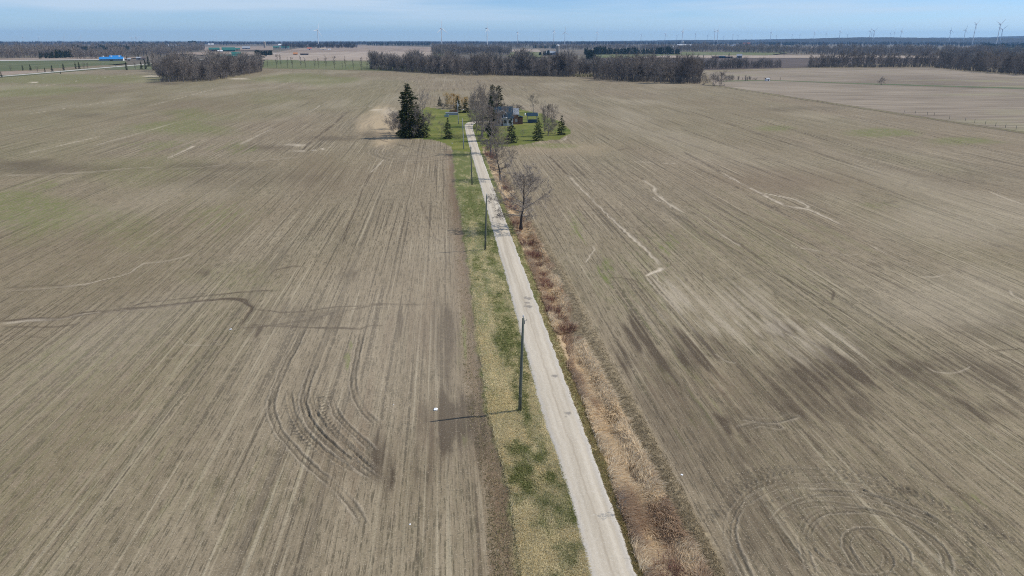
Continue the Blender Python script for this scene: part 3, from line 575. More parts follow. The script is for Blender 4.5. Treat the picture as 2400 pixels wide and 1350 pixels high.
# --- the gravel lane
def build_road():
    ys = np.unique(np.r_[np.geomspace(20, G(1098, 300)[1], 1100)])
    NU = 22; us = np.linspace(-0.05, 1.05, NU)
    l = ROAD_L(ys)+(fbm(ys*.9, ys*0+1, 1)-.5)*.30; r = ROAD_R(ys)+(fbm(ys*.9, ys*0+4, 2)-.5)*.30
    V = []; T = []
    X = l[:, None]+(r-l)[:, None]*us; Yv = np.repeat(ys[:, None], NU, 1)
    Z = 0.035+0.05*(1-(2*us-1)**2)[None, :]+0*X; Z[:, 0] = -0.05; Z[:, -1] = -0.05
    Z += 0.02*(fbm(X*1.5, Yv*.5, 3)-.5)
    damp = np.zeros_like(X)
    for cx, cy, rx, ry in [(1236, 701, 9, 4), (1237, 711, 7, 3.5), (1238, 720, 11, 4), (1302, 882, 7, 3), (1330, 972, 7, 4)]:
        c = G(cx, cy); m_ = mpp(c); q = np.hypot((X-c[0])/(rx*m_), (Yv-c[1])/(ry*m_*2.6)); damp = np.maximum(damp, sst(1.1-q+(fbm(X*4, Yv*2.5, 9)-.5)*2.2, 0, .5))
    # tail that bends right behind the big maple
    V = np.stack([X, Yv, Z], -1).reshape(-1, 3); U = np.repeat(us[None, :], len(ys), 0).ravel()
    ii = np.arange(len(V)).reshape(len(ys), NU); Q = np.stack([ii[:-1, :-1], ii[:-1, 1:], ii[1:, 1:], ii[1:, :-1]], -1).reshape(-1, 4)
    cen = [G(1098.5, 300)[:2]]; pts = [G(1098.5, 300)[:2], G(1099, 292)[:2], G(1106, 287)[:2], G(1125, 285)[:2], G(1150, 285.5)[:2]]
    t_ = np.linspace(0, len(pts)-1, 40); P_ = np.array(pts); cx = np.interp(t_, range(len(pts)), P_[:, 0]); cy = np.interp(t_, range(len(pts)), P_[:, 1])
    for _ in range(3): cx[1:-1] = (cx[:-2]+2*cx[1:-1]+cx[2:])/4; cy[1:-1] = (cy[:-2]+2*cy[1:-1]+cy[2:])/4
    dx, dy = np.gradient(cx), np.gradient(cy); ln = np.hypot(dx, dy); nx, ny = dy/ln, -dx/ln
    off = (us-.5)[None, :]*np.linspace(3.1, 4.2, 40)[:, None]
    X2 = cx[:, None]+nx[:, None]*off; Y2 = cy[:, None]+ny[:, None]*off; Z2 = np.full_like(X2, .045); Z2[:, 0] = -.05; Z2[:, -1] = -.05
    V2 = np.stack([X2, Y2, Z2], -1).reshape(-1, 3); jj = np.arange(len(V2)).reshape(40, NU)+len(V); Q2 = np.stack([jj[:-1, :-1], jj[:-1, 1:], jj[1:, 1:], jj[1:, :-1]], -1).reshape(-1, 4)
    Vv = np.r_[V, V2]; U = np.r_[U, np.repeat(us[None, :], 40, 0).ravel()]; dm = np.r_[damp.ravel(), np.zeros(len(V2))]
    m, t, bs = material('gravel')
    a = t.n('ShaderNodeAttribute', {'attribute_name': 'lane'}); s = t.n('ShaderNodeSeparateColor', None, Color=a.outputs['Color']); u = s.outputs[0]; dp = s.outputs[1]
    pos = t.n('ShaderNodeNewGeometry').outputs['Position']
    n1 = t.noise(pos, 7.0, 3.0, .7); n2 = t.noise(t.stretch(pos, 1.6, .06), 1.0, 3.0, .6); n3 = t.noise(pos, 0.25, 2.0, .5)
    c = t.mix(t.ramp(n2, .3, .7), (0.385, 0.333, 0.255), (0.49, 0.428, 0.335))
    uu = t.m('ADD', u, t.m('MULTIPLY', t.m('SUBTRACT', n3, .5), .10))
    cen = t.ramp(t.m('ABSOLUTE', t.m('SUBTRACT', uu, .5)), .045, .0); c = t.mix(t.m('MULTIPLY', cen, .38), c, (0.27, 0.215, 0.15))
    wt = t.ramp(t.m('ABSOLUTE', t.m('SUBTRACT', t.m('ABSOLUTE', t.m('SUBTRACT', uu, .5)), .235)), .09, .02); c = t.mix(t.m('MULTIPLY', wt, .40), c, (0.56, 0.50, 0.405))
    ed = t.ramp(t.m('ABSOLUTE', t.m('SUBTRACT', u, .5)), .34, .5); c = t.mix(t.m('MULTIPLY', ed, .55), c, (0.43, 0.415, 0.395))
    c = t.mix(t.m('MULTIPLY', t.ramp(n1, .55, .75), .5), c, (0.28, 0.25, 0.21))
    c = t.mix(t.m('MULTIPLY', t.ramp(n1, .45, .25), .5), c, (0.60, 0.56, 0.50))
    c = t.mix(t.m('MULTIPLY', dp, .7), c, (0.16, 0.145, 0.13))
    t.set(bs.inputs['Base Color'], c); bs.inputs['Roughness'].default_value = .95; bs.inputs['Specular IOR Level'].default_value = .1
    bp = t.n('ShaderNodeBump', None, Height=n1, Strength=.5, Distance=.05); t.set(bs.inputs['Normal'], bp.outputs[0])
    me = np_mesh('gravel_lane', Vv, np.r_[Q, Q2], False, {'lane': np.stack([U, dm, 0*U, 0*U+1], 1)})
    tag(link('gravel_road', me, m), kind='structure')
build_road()

# --- flat country beyond: base ground to the horizon, far fields, county road, hills
def sheet(name, px, mat, z=0.06, sub=14, world=False):
    """a field outlined by its corners; subdivided so that its edges wander a little"""
    p = np.array(px, float) if world else np.array([G(*q)[:2] for q in px])
    mb = MB(); n = len(p)
    pts = []
    for i in range(n):
        a, b = p[i], p[(i+1) % n]
        for k in range(sub):
            q = a+(b-a)*k/sub; L = np.hypot(*(b-a)); e = (b-a)/max(L, 1e-6); w = (vn(np.array([k*1.7+i*9.1]), np.array([i*3.3]), 5)[0]-.5)*min(L*.012, 6)
            pts.append((q[0]-e[1]*w, q[1]+e[0]*w, z))
    mb.add(pts, [tuple(range(len(pts)))])
    o = mb.build(name, mat); me = o.data
    if me.polygons[0].normal.z < 0: me.flip_normals()
    return tag(o, kind='structure')
def far_soil(name, a, b, sx=.03, sy=.004, g=None):
    m, t, bs = material(name); pos = t.n('ShaderNodeNewGeometry').outputs['Position']
    n1 = t.noise(t.stretch(pos, sx, sy), 1.0, 4.0, .65); n2 = t.noise(pos, .006, 3.0, .6)
    c = t.mix(t.ramp(t.m('ADD', t.m('MULTIPLY', n1, .6), t.m('MULTIPLY', n2, .4)), .36, .62), a, b)
    if g: c = t.mix(t.m('MULTIPLY', t.ramp(t.noise(t.stretch(pos, .006, .012), 1.0, 3.0, .6), .56, .72), .75), c, g)
    n3 = t.noise(pos, 1.2, 4.0, .75); c = t.mix(t.m('MULTIPLY', t.ramp(n3, .5, .75), .35), c, tuple(v*.5 for v in a))
    t.set(bs.inputs['Base Color'], c); bs.inputs['Roughness'].default_value = .95; bs.inputs['Specular IOR Level'].default_value = .08
    return m
M['stubble'] = far_soil('stubble', (0.135, 0.108, 0.080), (0.305, 0.252, 0.190), .022, .22, (0.25, 0.235, 0.13))
M['pale_field'] = far_soil('pale_field', (0.27, 0.215, 0.165), (0.36, 0.295, 0.235))
M['tan_field'] = far_soil('tan_field', (0.21, 0.16, 0.12), (0.31, 0.245, 0.19))
M['plough'] = far_soil('plough', (0.085, 0.068, 0.058), (0.12, 0.095, 0.082))
M['green_field'] = far_soil('green_field', (0.082, 0.100, 0.046), (0.135, 0.140, 0.074))
M['bright_green'] = far_soil('bright_green', (0.098, 0.118, 0.048), (0.165, 0.165, 0.085))
M['dull_green'] = far_soil('dull_green', (0.095, 0.115, 0.06), (0.15, 0.155, 0.085))
M['far_ground'] = far_soil('far_ground', (0.10, 0.088, 0.068), (0.185, 0.15, 0.11), .004, .001, (0.09, 0.12, 0.05))
M['far_road'] = far_soil('far_road', (0.42, 0.39, 0.35), (0.50, 0.47, 0.43), .5, .01)
M['hill'] = far_soil('hill', (0.028, 0.030, 0.028), (0.060, 0.056, 0.050), .004, .004)
def build_country():
    me = bpy.data.meshes.new('ground'); k = 96; rr = [60, 1500, 14000]
    vs = [(0, 0, -1.2)]; fs = []
    for r in rr: vs += [(r*math.cos(2*math.pi*i/k), r*math.sin(2*math.pi*i/k), -1.2) for i in range(k)]
    fs += [(0, 1+i, 1+(i+1) % k) for i in range(k)]
    for j in range(len(rr)-1): fs += [(1+j*k+i, 1+(j+1)*k+i, 1+(j+1)*k+(i+1) % k, 1+j*k+(i+1) % k) for i in range(k)]
    me.from_pydata(vs, [], fs); tag(link('ground', me, M['far_ground']), kind='structure')
    sheet('stubble_field', [(1672, 199), (2420, 312), (2900, 330), (2900, 178), (2400, 177), (2262, 167), (2180, 158), (1885, 160), (1790, 166), (1655, 170)], M['stubble'], .05)
    sheet('field_strip', [(1690, 192), (1800, 189), (2000, 197), (2400, 209), (2600, 213), (2600, 209), (2400, 206), (2000, 194.5), (1800, 187.5), (1700, 189)], M['dull_green'], .10)
    sheet('ploughed_field', [(1380, 168), (1640, 165), (1830, 160), (1900, 158), (2030, 150), (2300, 148), (2300, 137.5), (1900, 136.5), (1395, 136)], M['plough'], .12)
    sheet('pale_field', [(1440, 136), (1800, 136), (2000, 136.5), (2320, 137), (2300, 131), (1960, 130), (1800, 129.5), (1440, 130)], M['pale_field'], .2)
    sheet('green_field', [(1375, 135.5), (1470, 136), (1560, 130), (1800, 130), (1850, 123), (1600, 121.5), (1590, 128), (1375, 127.5)], M['bright_green'], .3)
    sheet('green_field', [(1195, 134), (1272, 135), (1268, 122), (1195, 122)], M['bright_green'], .3)
    sheet('pale_field', [(1195, 122), (1268, 122), (1262, 116), (1195, 116)], M['pale_field'], .4)
    sheet('green_field', [(610, 160), (860, 165), (1030, 168), (1015, 143), (800, 141), (622, 139)], M['bright_green'], .12)
    sheet('field_track', [(700, 142.4), (1005, 145.4), (1005, 144.4), (700, 141.5)], M['pale_field'], .3)
    sheet('pale_field', [(610, 140), (1013, 143.5), (1013, 120), (720, 120), (640, 123)], M['pale_field'], .25)
    sheet('tan_field', [(640, 124), (880, 121), (1012, 121), (1012, 110.5), (830, 106), (700, 113)], M['tan_field'], .35)
    sheet('green_field', [(1015, 136), (1055, 137), (1055, 127), (1015, 127)], M['bright_green'], .3)
    sheet('green_field', [(-150, 170), (0, 167.5), (250, 152.5), (300, 148), (290, 141.5), (170, 142), (0, 143), (-150, 143)], M['green_field'], .1)
    sheet('tan_field', [(-200, 181), (0, 177), (110, 172), (150, 165), (0, 168), (-200, 172)], M['tan_field'], .14)
    sheet('farm_track', [(-60, 143.2), (0, 142.8), (170, 141.2), (290, 140.3), (290, 138.9), (170, 139.8), (0, 141.2), (-60, 141.6)], M['far_road'], .2)
    sheet('pale_field', [(-100, 141), (170, 139.5), (300, 138.5), (330, 134), (170, 133.5), (0, 137), (-100, 138)], M['tan_field'], .15)
    sheet('green_field', [(245, 163), (355, 163.5), (360, 155), (330, 150), (300, 154)], M['dull_green'], .12)
    sheet('tan_field', [(395, 125.5), (480, 129), (620, 131), (620, 122), (480, 121)], M['tan_field'], .3)
    sheet('tan_field', [(480, 119), (640, 118), (640, 108.5), (480, 109.5)], M['tan_field'], .35)
    sheet('green_field', [(2310, 127), (2420, 129), (2420, 111), (2340, 112)], M['dull_green'], .3)
    sheet('pond', [(2388, 134), (2440, 135), (2440, 124), (2390, 125)], M['water'], .5)
    # the straight county road on the left and its verge
    z = .35; xa = G(0, 180)[0]
    sheet('county_road', [(xa-3.6, 480), (xa+3.6, 480), (xa+3.6, 3800), (xa-3.6, 3800)], M['far_road'], .34, 40, True)
    sheet('road_verge', [(xa-11, 480), (xa+11, 480), (xa+9, 3800), (xa-9, 3800)], M['dull_green'], .2, 40, True)
    # low wooded hills on the horizon
    def ridge(D, prof, seed):
        a = np.linspace(-500, 2900, 700); py = np.interp(a, [p[0] for p in prof], [p[1] for p in prof])
        py = py-0.5*(fbm(a*.02, a*0+seed, seed)-.5)*2-0.5*(vn(a*.25, a*0, seed+3)-.5)
        P0 = np.array([at_dist(p, D) for p in a]); top = H+(HY-py)/F*D*np.array([1/max(.3, math.cos(math.atan((p-1200)/F))) for p in a])**0
        prof_d = [(-.12, 0.0), (-.06, .55), (-.02, .93), (0, 1.0), (.06, .5), (.12, 0)]
        V = np.concatenate([np.c_[P0[:, :2]*(1+f), np.where(h > 0, top*h, -1.3)] for f, h in prof_d])
        n = len(a); ii = np.arange(n*len(prof_d)).reshape(len(prof_d), n); Q = np.stack([ii[:-1, :-1], ii[:-1, 1:], ii[1:, 1:], ii[1:, :-1]], -1).reshape(-1, 4)
        tag(link('hills', np_mesh('hills', V, Q, True), M['hill']), kind='structure')
    ridge(10500, [(-500, 97.5), (0, 98), (600, 98), (820, 97.5), (900, 96.5), (940, 96), (1000, 96.3), (1060, 97.5), (1200, 97), (1400, 96), (1500, 95), (1600, 93), (1700, 93.5), (1800, 92), (1900, 90.5), (2050, 89), (2200, 89), (2320, 88.5), (2350, 87), (2450, 86), (2900, 86)], 1)
    ridge(7000, [(-500, 99.5), (400, 99.8), (900, 97.2), (1030, 97.2), (1100, 98.5), (1500, 96.5), (1620, 94), (1800, 93.5), (1960, 89), (2030, 88), (2090, 88), (2200, 90.5), (2300, 90), (2400, 89), (2900, 89)], 2)
build_country()
#@@SPLIT2
# ------------------------------------------------------------------ plants
def tubes(segs, n):
    """segs (m,8): p0 p1 r0 r1 -> open prisms with n sides"""
    S = np.asarray(segs, float); p0, p1, r0, r1 = S[:, :3], S[:, 3:6], S[:, 6], S[:, 7]
    d = p1-p0; d /= np.linalg.norm(d, axis=1)[:, None]+1e-9
    ref = np.where(np.abs(d[:, 2:3]) > .9, np.array([[1., 0, 0]]), np.array([[0, 0, 1.]]))
    u = np.cross(d, ref); u /= np.linalg.norm(u, axis=1)[:, None]+1e-9; w = np.cross(d, u)
    vs = []
    for p, r in ((p0, r0), (p1, r1)):
        for k in range(n):
            a = 2*math.pi*k/n; vs.append(p+(u*math.cos(a)+w*math.sin(a))*r[:, None])
    V = np.stack(vs, 1).reshape(-1, 3); b = np.arange(len(S))[:, None]*2*n
    Fq = np.stack([np.stack([b[:, 0]+k, b[:, 0]+(k+1) % n, b[:, 0]+n+(k+1) % n, b[:, 0]+n+k], 1) for k in range(n)], 1).reshape(-1, 4)
    return V, Fq
def join(parts):
    Vs, Fs, o = [], [], 0
    for V, Fq in parts: Vs.append(V); Fs.append(Fq+o); o += len(V)
    return np.concatenate(Vs), np.concatenate(Fs)
def blades(p0, d, L, w, rng):
    """thin flat tapering quads from p0 along d"""
    n = len(p0); a = rng.normal(size=(n, 3)); s = np.cross(d, a); s /= np.linalg.norm(s, axis=1)[:, None]+1e-9
    p1 = p0+d*L[:, None]; w = np.broadcast_to(w, (n,))[:, None]
    V = np.stack([p0-s*w*.5, p0+s*w*.5, p1+s*w*.12, p1-s*w*.12], 1).reshape(-1, 3)
    return V, np.arange(4*n).reshape(-1, 4)
def unit(v): return v/(np.linalg.norm(v, axis=-1, keepdims=True)+1e-9)
def bare_tree(seed, h, spread=.5, fork=.3, kids=(12, 7, 6), twigs=6, r=None, upward=.5, tw=.03, lean=(0, 0), twlen=1.0):
    """leafless tree: trunk segs, branch segs and twig blades; returns (trunk V,F), (crown V,F)"""
    rng = np.random.default_rng(seed); r = r or h*.017
    trunk = []; limbs = []; tips = []
    pos = np.array([0, 0, -.15]); d = unit(np.array([lean[0], lean[1], 1.0])); pts = [pos]; nseg = 9
    for i in range(nseg):
        d = unit(d+rng.normal(size=3)*np.array([.07, .07, .02])+np.array([0, 0, .05])); pos = pos+d*h*.9/nseg; pts.append(pos)
    rad = [r*(1-.86*(i/nseg)**.9) for i in range(nseg+1)]; rad[0] = r*1.35
    for i in range(nseg): trunk.append([*pts[i], *pts[i+1], rad[i], rad[i+1]])
    def branch(p, d, L, rr, lev):
        ns = 4; q = p; dd = d; path = [(q, dd, rr)]
        for i in range(ns):
            dd = unit(dd+rng.normal(size=3)*.13+np.array([0, 0, upward*.22])); q2 = q+dd*L/ns; r2 = rr*(1-.75*(i+1)/ns)
            limbs.append([*q, *q2, rr*(1-.75*i/ns), r2]); q = q2; path.append((q, dd, r2))
        if lev < len(kids):
            for k in range(kids[lev]):
                f = rng.uniform(.22, 1.0); i = min(int(f*ns), ns-1); b, bd, br = path[i+1] if f > .9 else path[i]
                if f <= .9: b = path[i][0]+(path[i+1][0]-path[i][0])*(f*ns-i)
                side = unit(np.cross(bd, rng.normal(size=3))); a = rng.uniform(.45, .95)
                branch(b, unit(bd*math.cos(a)+side*math.sin(a)), L*rng.uniform(.38, .62)*(1.1-.35*f), max(br*.62, .006), lev+1)
        else:
            for k in range(twigs):
                f = rng.uniform(.1, 1.0); i = min(int(f*ns), ns-1); b = path[i][0]+(path[i+1][0]-path[i][0])*(f*ns-i)
                side = unit(np.cross(path[i][1], rng.normal(size=3))); a = rng.uniform(.3, .8)
                tips.append((*b, *unit(path[i][1]*math.cos(a)+side*math.sin(a)+np.array([0, 0, upward*.3])), L*rng.uniform(.5, .9)))
            tips.append((*q, *dd, L*.6))
    for k in range(kids[0]):
        q_ = (k+rng.uniform(0, .8))/kids[0]; f = fork+(1-fork)*.86*q_**1.25; f = min(f, .985); i = min(int(f*nseg), nseg-1)
        b = np.array(pts[i])+(np.array(pts[i+1])-np.array(pts[i]))*(f*nseg-i); az = k*2.4+rng.uniform(-.5, .5)
        el = .12+1.0*q_+rng.uniform(-.15, .15); dd = np.array([math.cos(az)*math.cos(el), math.sin(az)*math.cos(el), math.sin(el)])
        # limbs reach out to a rounded crown
        ra, rz_ = h*spread*.62, h*(1-fork*.8)*.5; pc = (b-np.array([0, 0, h-rz_]))/np.array([ra, ra, rz_]); de = dd/np.array([ra, ra, rz_])
        A_, B_, C_ = de@de, pc@de, pc@pc-1; disc = B_*B_-A_*C_
        L = ((-B_+math.sqrt(disc))/A_ if disc > 0 and C_ < .3 else h*spread*.3)*rng.uniform(.72, .98)
        L = max(L, h*.06)
        branch(b, dd, L, rad[i]*.5, 1)
    T = np.array(tips); B = blades(T[:, :3], T[:, 3:6], T[:, 6]*twlen, tw, rng)
    L_ = np.array(limbs); L_[:, 6:] = np.maximum(L_[:, 6:], tw*.35)
    return tubes(trunk, 6), join([(lambda a: (a[0], a[1]))(tubes(L_[L_[:, 6] > .05], 4) if (L_[:, 6] > .05).any() else (np.zeros((0, 3)), np.zeros((0, 4), int))),
                                 tri_pad(tubes(L_[L_[:, 6] <= .05], 3)), B])
def tri_pad(a): return a
def conifer(seed, h, w, dens=1.0, power=.8, bottom=.04, droop=.25, col=((.013, .023, .011), (.046, .064, .023)), spire=.0, clump=.5, size=1.0):
    """spruce: whorls of boughs carrying many small needle sprays"""
    rng = np.random.default_rng(seed); P = []; D = []; C = []
    nz = int(h*3.0*dens**.5)
    for i in range(nz):
        f = (i+rng.uniform(0, .9))/nz; z = h*(bottom+(1-bottom)*f)
        prof = (1-f)**power*(1-spire*f)*(.86+.22*math.sin(f*19+seed)*clump+.1*rng.normal()) if f < .995 else 0
        if f < .12: prof *= .72+2.2*f
        L = max(w*.5*prof, .12); nb = max(4, int((6+5*prof*dens)))
        for b in range(nb):
            az = rng.uniform(0, 6.283); l = L*rng.uniform(.62, 1.12); up = .55*f-.12+rng.normal()*.08
            m = max(3, int(l*5.5*dens))
            t = np.sqrt(rng.uniform(.04, 1, m)); rad = l*t
            p = np.stack([rad*math.cos(az), rad*math.sin(az), z+rad*up-droop*rad*rad/max(l, .4)*.55], 1)+rng.normal(size=(m, 3))*np.array([.16, .16, .08])
            d = np.stack([np.full(m, math.cos(az)), np.full(m, math.sin(az)), np.full(m, up-droop*.8)], 1)+rng.normal(size=(m, 3))*.55
            P.append(p); D.append(d); k = np.clip(.25+.6*t+rng.normal(size=m)*.22+.18*math.sin(az*2+seed+f*7), 0, 1)  # needles painted darker towards the trunk, in a lit tone at the tips
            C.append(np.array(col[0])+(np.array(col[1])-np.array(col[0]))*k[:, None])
    P = np.concatenate(P); D = unit(np.concatenate(D)); C = np.concatenate(C); n = len(P)
    L = rng.uniform(.30, .62, n)*size*(h/12)**.35; s = unit(np.cross(D, rng.normal(size=(n, 3)))); wd = L*rng.uniform(.32, .5, n)
    V = np.stack([P-D*(L*.35)[:, None], P+s*(wd*.5)[:, None], P+D*(L*.65)[:, None], P-s*(wd*.5)[:, None]], 1).reshape(-1, 3)
    tint = np.repeat(np.c_[C, np.ones(n)], 4, 0)
    tr = tubes([[0, 0, -.1, 0, 0, h*.5, h*.014+.03, h*.009+.02], [0, 0, h*.5, 0, 0, h*.97, h*.009+.02, .02]], 6)
    return tr, (V, np.arange(4*n).reshape(-1, 4)), tint
TREES = {}
def tree_proto(key, kind, *a, mats=('bark', 'twig'), **k):
    """mesh data for one tree shape"""
    if kind == 'bare':
        t, c = bare_tree(*a, **k); tm = np_mesh('trunk', *t, smooth=True); cm = np_mesh('crown', *c)
        tm.materials.append(M[mats[0]]); cm.materials.append(M[mats[1]])
    else:
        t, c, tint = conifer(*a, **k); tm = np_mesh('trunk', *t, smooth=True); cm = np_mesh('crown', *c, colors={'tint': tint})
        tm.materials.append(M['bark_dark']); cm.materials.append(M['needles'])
    TREES[key] = (tm, cm)
def plant(key, name, loc, label, cat='tree', group=None, rz=0.0, scale=1.0):
    e = empty(name, loc, rz, scale); tag(e, label, cat, group)
    for nm, me in zip(('trunk', 'crown'), TREES[key]):
        o = bpy.data.objects.new(nm, me); COL.objects.link(o); o.parent = e
    return e
def plant_px(key, name, base, topy, own_h, label, cat='tree', group=None, rz=0.0, wide=1.0):
    """stand a tree of own height own_h at photo point base so that its top reaches row topy"""
    g = G(*base); h = height_at(g, topy); s = h/own_h
    return plant(key, name, (g[0], g[1], 0.0), label, cat, group, rz, (s*wide, s*wide, s))
rnd = random.Random(11)
# --- the yard and the lane: each tree its own shape
tree_proto('lane_a', 'bare', 101, 10, .86, .24, (18, 7, 5, 4), 5, r=.26, upward=.22, tw=.027, mats=('bark_dark', 'twig'))
tree_proto('lane_b', 'bare', 102, 10, .72, .22, (16, 6, 5, 4), 5, r=.22, upward=.25, tw=.027, mats=('bark_dark', 'twig'))
tree_proto('maple', 'bare', 103, 15, .72, .14, (20, 7, 6, 4), 5, r=.42, upward=.25, tw=.034)
tree_proto('maple_wide', 'bare', 104, 13, .82, .10, (20, 7, 6, 4), 5, r=.34, upward=.25, tw=.034)
tree_proto('yard_bare', 'bare', 105, 10, .62, .36, (12, 6, 5, 3), 3, r=.17, upward=.4, tw=.026)
tree_proto('sapling', 'bare', 106, 6, .55, .25, (10, 5, 4), 4, r=.06, upward=.6, tw=.022)
tree_proto('bushy', 'bare', 107, 6, 1.1, .02, (18, 7, 6), 6, r=.10, upward=.45, tw=.024)
tree_proto('willow', 'bare', 108, 8, .95, .05, (18, 7, 6), 8, r=.2, upward=.3, tw=.04, mats=('bark', 'twig_gold'))
tree_proto('tall_thin', 'bare', 109, 13, .22, .2, (18, 6, 5), 4, r=.16, upward=.6, tw=.02)
tree_proto('leaning', 'bare', 110, 7, .8, .4, (10, 6, 5), 5, r=.17, upward=.5, tw=.03, lean=(.25, 0), mats=('bark_dark', 'twig_dark'))
tree_proto('spruce_tall', 'con', 201, 20, 10.4, 1.4, power=.42, bottom=.02, droop=.3, col=((.014, .024, .009), (.068, .082, .020)), clump=1.0)
tree_proto('spruce_a', 'con', 202, 9, 6.6, 1.3, power=.85, bottom=.02, droop=.3)
tree_proto('spruce_b', 'con', 203, 8, 6.0, 1.3, power=.8, bottom=.02, droop=.35)
tree_proto('spruce_c', 'con', 204, 9, 6.2, 1.3, power=.9, bottom=.02, droop=.3, col=((.011, .021, .014), (.032, .048, .025)))
tree_proto('spruce_narrow', 'con', 205, 16, 6.4, 1.15, power=.7, bottom=.1, droop=.35, clump=.8, col=((.011, .019, .010), (.034, .046, .018)))
tree_proto('pine', 'con', 206, 16, 7.4, .8, power=.45, bottom=.3, droop=-.15, clump=1.2, col=((.016, .024, .012), (.048, .058, .024)))
tree_proto('cedar', 'con', 207, 8, 5.4, 1.0, power=.6, bottom=.02, droop=0, col=((.022, .028, .013), (.062, .064, .025)))
yard = [
 ('lane_a', 'bare_tree', (1221, 535), 404, 9.6, 'broad leafless tree beside the lane, nearest to the camera', .3, 1.05),
 ('lane_b', 'bare_tree', (1173, 420), 322, 9.4, 'slender leafless tree on the ditch bank, second along the lane', 1.2, .95),
 ('maple', 'bare_tree', (1150, 360), 250, 14.5, 'big grey leafless maple with thick trunk at the lane corner of the yard', 2.0, .74),
 ('maple_wide', 'bare_tree', (1130, 318), 216, 13, 'wide leafless maple with pale twigs between the lane and the house', .5, .78),
 ('maple_wide', 'bare_tree', (1118, 297), 218, 13, 'lilac grey leafless tree where the lane bends behind the maples', 2.5, .6),
 ('maple', 'bare_tree', (1158, 290), 214, 14.5, 'leafless tree rising behind the dark spruce beside the house', 4.0, .45),
 ('spruce_narrow', 'spruce_tree', (1152, 330), 224, 16, 'narrow dark spruce standing between the bare maples', 0, 1.0),
 ('pine', 'pine_tree', (1155, 283), 199, 16, 'tall pine behind the maples, left of the pair', 1.0, .8),
 ('pine', 'pine_tree', (1169, 281), 201, 16, 'tall pine behind the maples, right of the pair', 3.1, .85),
 ('spruce_tall', 'spruce_tree', (960, 322), 197, 20, 'very tall dark spruce on the left edge of the yard', 0, 1.0),
 ('spruce_a', 'spruce_tree', (994, 322), 267, 9, 'dark conical spruce at the foot of the tall spruce', .5, 1.05),
 ('spruce_b', 'spruce_tree', (1050, 325), 276, 8, 'neat small spruce on the lawn left of the lane', 1.5, .95),
 ('spruce_c', 'spruce_tree', (1198, 335), 278, 9, 'dark spruce in front of the house', 2.2, 1.1),
 ('spruce_a', 'spruce_tree', (1261, 329), 276, 9, 'dark spruce in front of the open garden shelter', 3.0, 1.05),
 ('spruce_b', 'spruce_tree', (1316, 316), 271, 8, 'bushy dark spruce at the right edge of the yard', 4.0, 1.0),
 ('spruce_c', 'spruce_tree', (1031, 249), 226, 9, 'small bluish spruce at the back left corner of the lawn', 1.0, 1.2),
 ('cedar', 'cedar_tree', (1048, 251), 222, 8, 'thin olive conifer left of the golden willow', 0, .85),
 ('spruce_a', 'spruce_tree', (1073, 264), 225, 9, 'dark spruce in front of the golden willow', 5.0, 1.05),
 ('spruce_b', 'spruce_tree', (1092, 264), 232, 8, 'broad dark spruce at the back of the lawn by the lane', 2.0, 1.35),
 ('willow', 'willow_tree', (1062, 254), 220, 7.6, 'golden twigged leafless willow behind the lawn', 0, .95),
 ('willow', 'willow_tree', (1090, 256), 228, 7.6, 'smaller golden willow mostly hidden behind the broad spruce', 2, .7),
 ('yard_bare', 'bare_tree', (992, 296), 220, 9.6, 'leafless tree rising right behind the tall spruce', .2, .9),
 ('tall_thin', 'bare_tree', (982, 312), 245, 12.6, 'thin leafless tree tucked against the tall spruce', 1, 1.0),
 ('sapling', 'bare_tree', (1034, 323), 284, 5.8, 'small leafless lawn tree beside the neat small spruce', .4, 1.05),
 ('yard_bare', 'bare_tree', (1251, 266), 223, 9.6, 'leafless tree with open crown behind the garden shelter', 1.4, 1.0),
 ('maple', 'bare_tree', (1285, 318), 246, 14.5, 'brown leafless tree right of the garden shelter', 5.0, .62),
 ('tall_thin', 'bare_tree', (1277, 308), 236, 12.6, 'tall thin pole-like leafless tree right of the garden shelter', 2.0, .8),
 ('leaning', 'bare_tree', (1204, 288), 246, 6.8, 'dark leaning leafless tree at the corner of the house', 0, 1.3),
 ('yard_bare', 'bare_tree', (1191, 300), 250, 9.6, 'brownish leafless tree standing before the house front', 2.6, 1.0),
 ('cedar', 'cedar_tree', (978, 320), 240, 8, 'dark olive conifer between the tall spruce and the conical spruce', 2.0, .75),
 ('spruce_narrow', 'spruce_tree', (948, 317), 232, 16, 'dark ragged conifer on the field side of the tall spruce', 1.0, .9),
 ('sapling', 'bare_tree', (1226, 321), 303, 5.8, 'low leafless fruit tree on the lawn between two spruces', 2.2, 1.4),
 ('cedar', 'cedar_tree', (1182, 262), 241, 8, 'olive conifer just behind the roof of the house', 1, 1.0),
 ('tall_thin', 'bare_tree', (1176, 352), 300, 12.6, 'thin grey leafless tree right of the big maple trunk', 3, .9),
]
for key, name, base, top, own, lab, rz, wd in yard:
    plant_px(key, name, base, top, own, lab, 'tree', None, rz, wd)
for base, top, lab, sc in [((934, 318), 284, 'low leafless brush at the shaded field edge before the tall spruce', 1.1), ((983, 322), 262, 'grey leafless brush leaning against the conical spruce', .8), ((922, 302), 266, 'leafless grey brush on the field side of the tall spruce', 1.1), ((940, 312), 272, 'dense leafless brush at the foot of the tall spruce', 1.0), ((975, 318), 282, 'leafless brush between the two spruces left of the lawn', .8),
                       ((1008, 292), 268, 'leafless brush behind the conical spruce', .9), ((1038, 254), 244, 'low purplish brush along the back of the lawn', 1.4), ((1296, 313), 282, 'twiggy leafless brush beside the right edge spruce', .9), ((1143, 300), 262, 'leafless brush in the dark grove beside the house', 1.0), ((1060, 256), 247, 'low brush under the golden willow', 1.6)]:
    plant_px('bushy', 'bare_bush', base, top, 5.6, lab, 'bush', None, rnd.uniform(0, 6), sc)
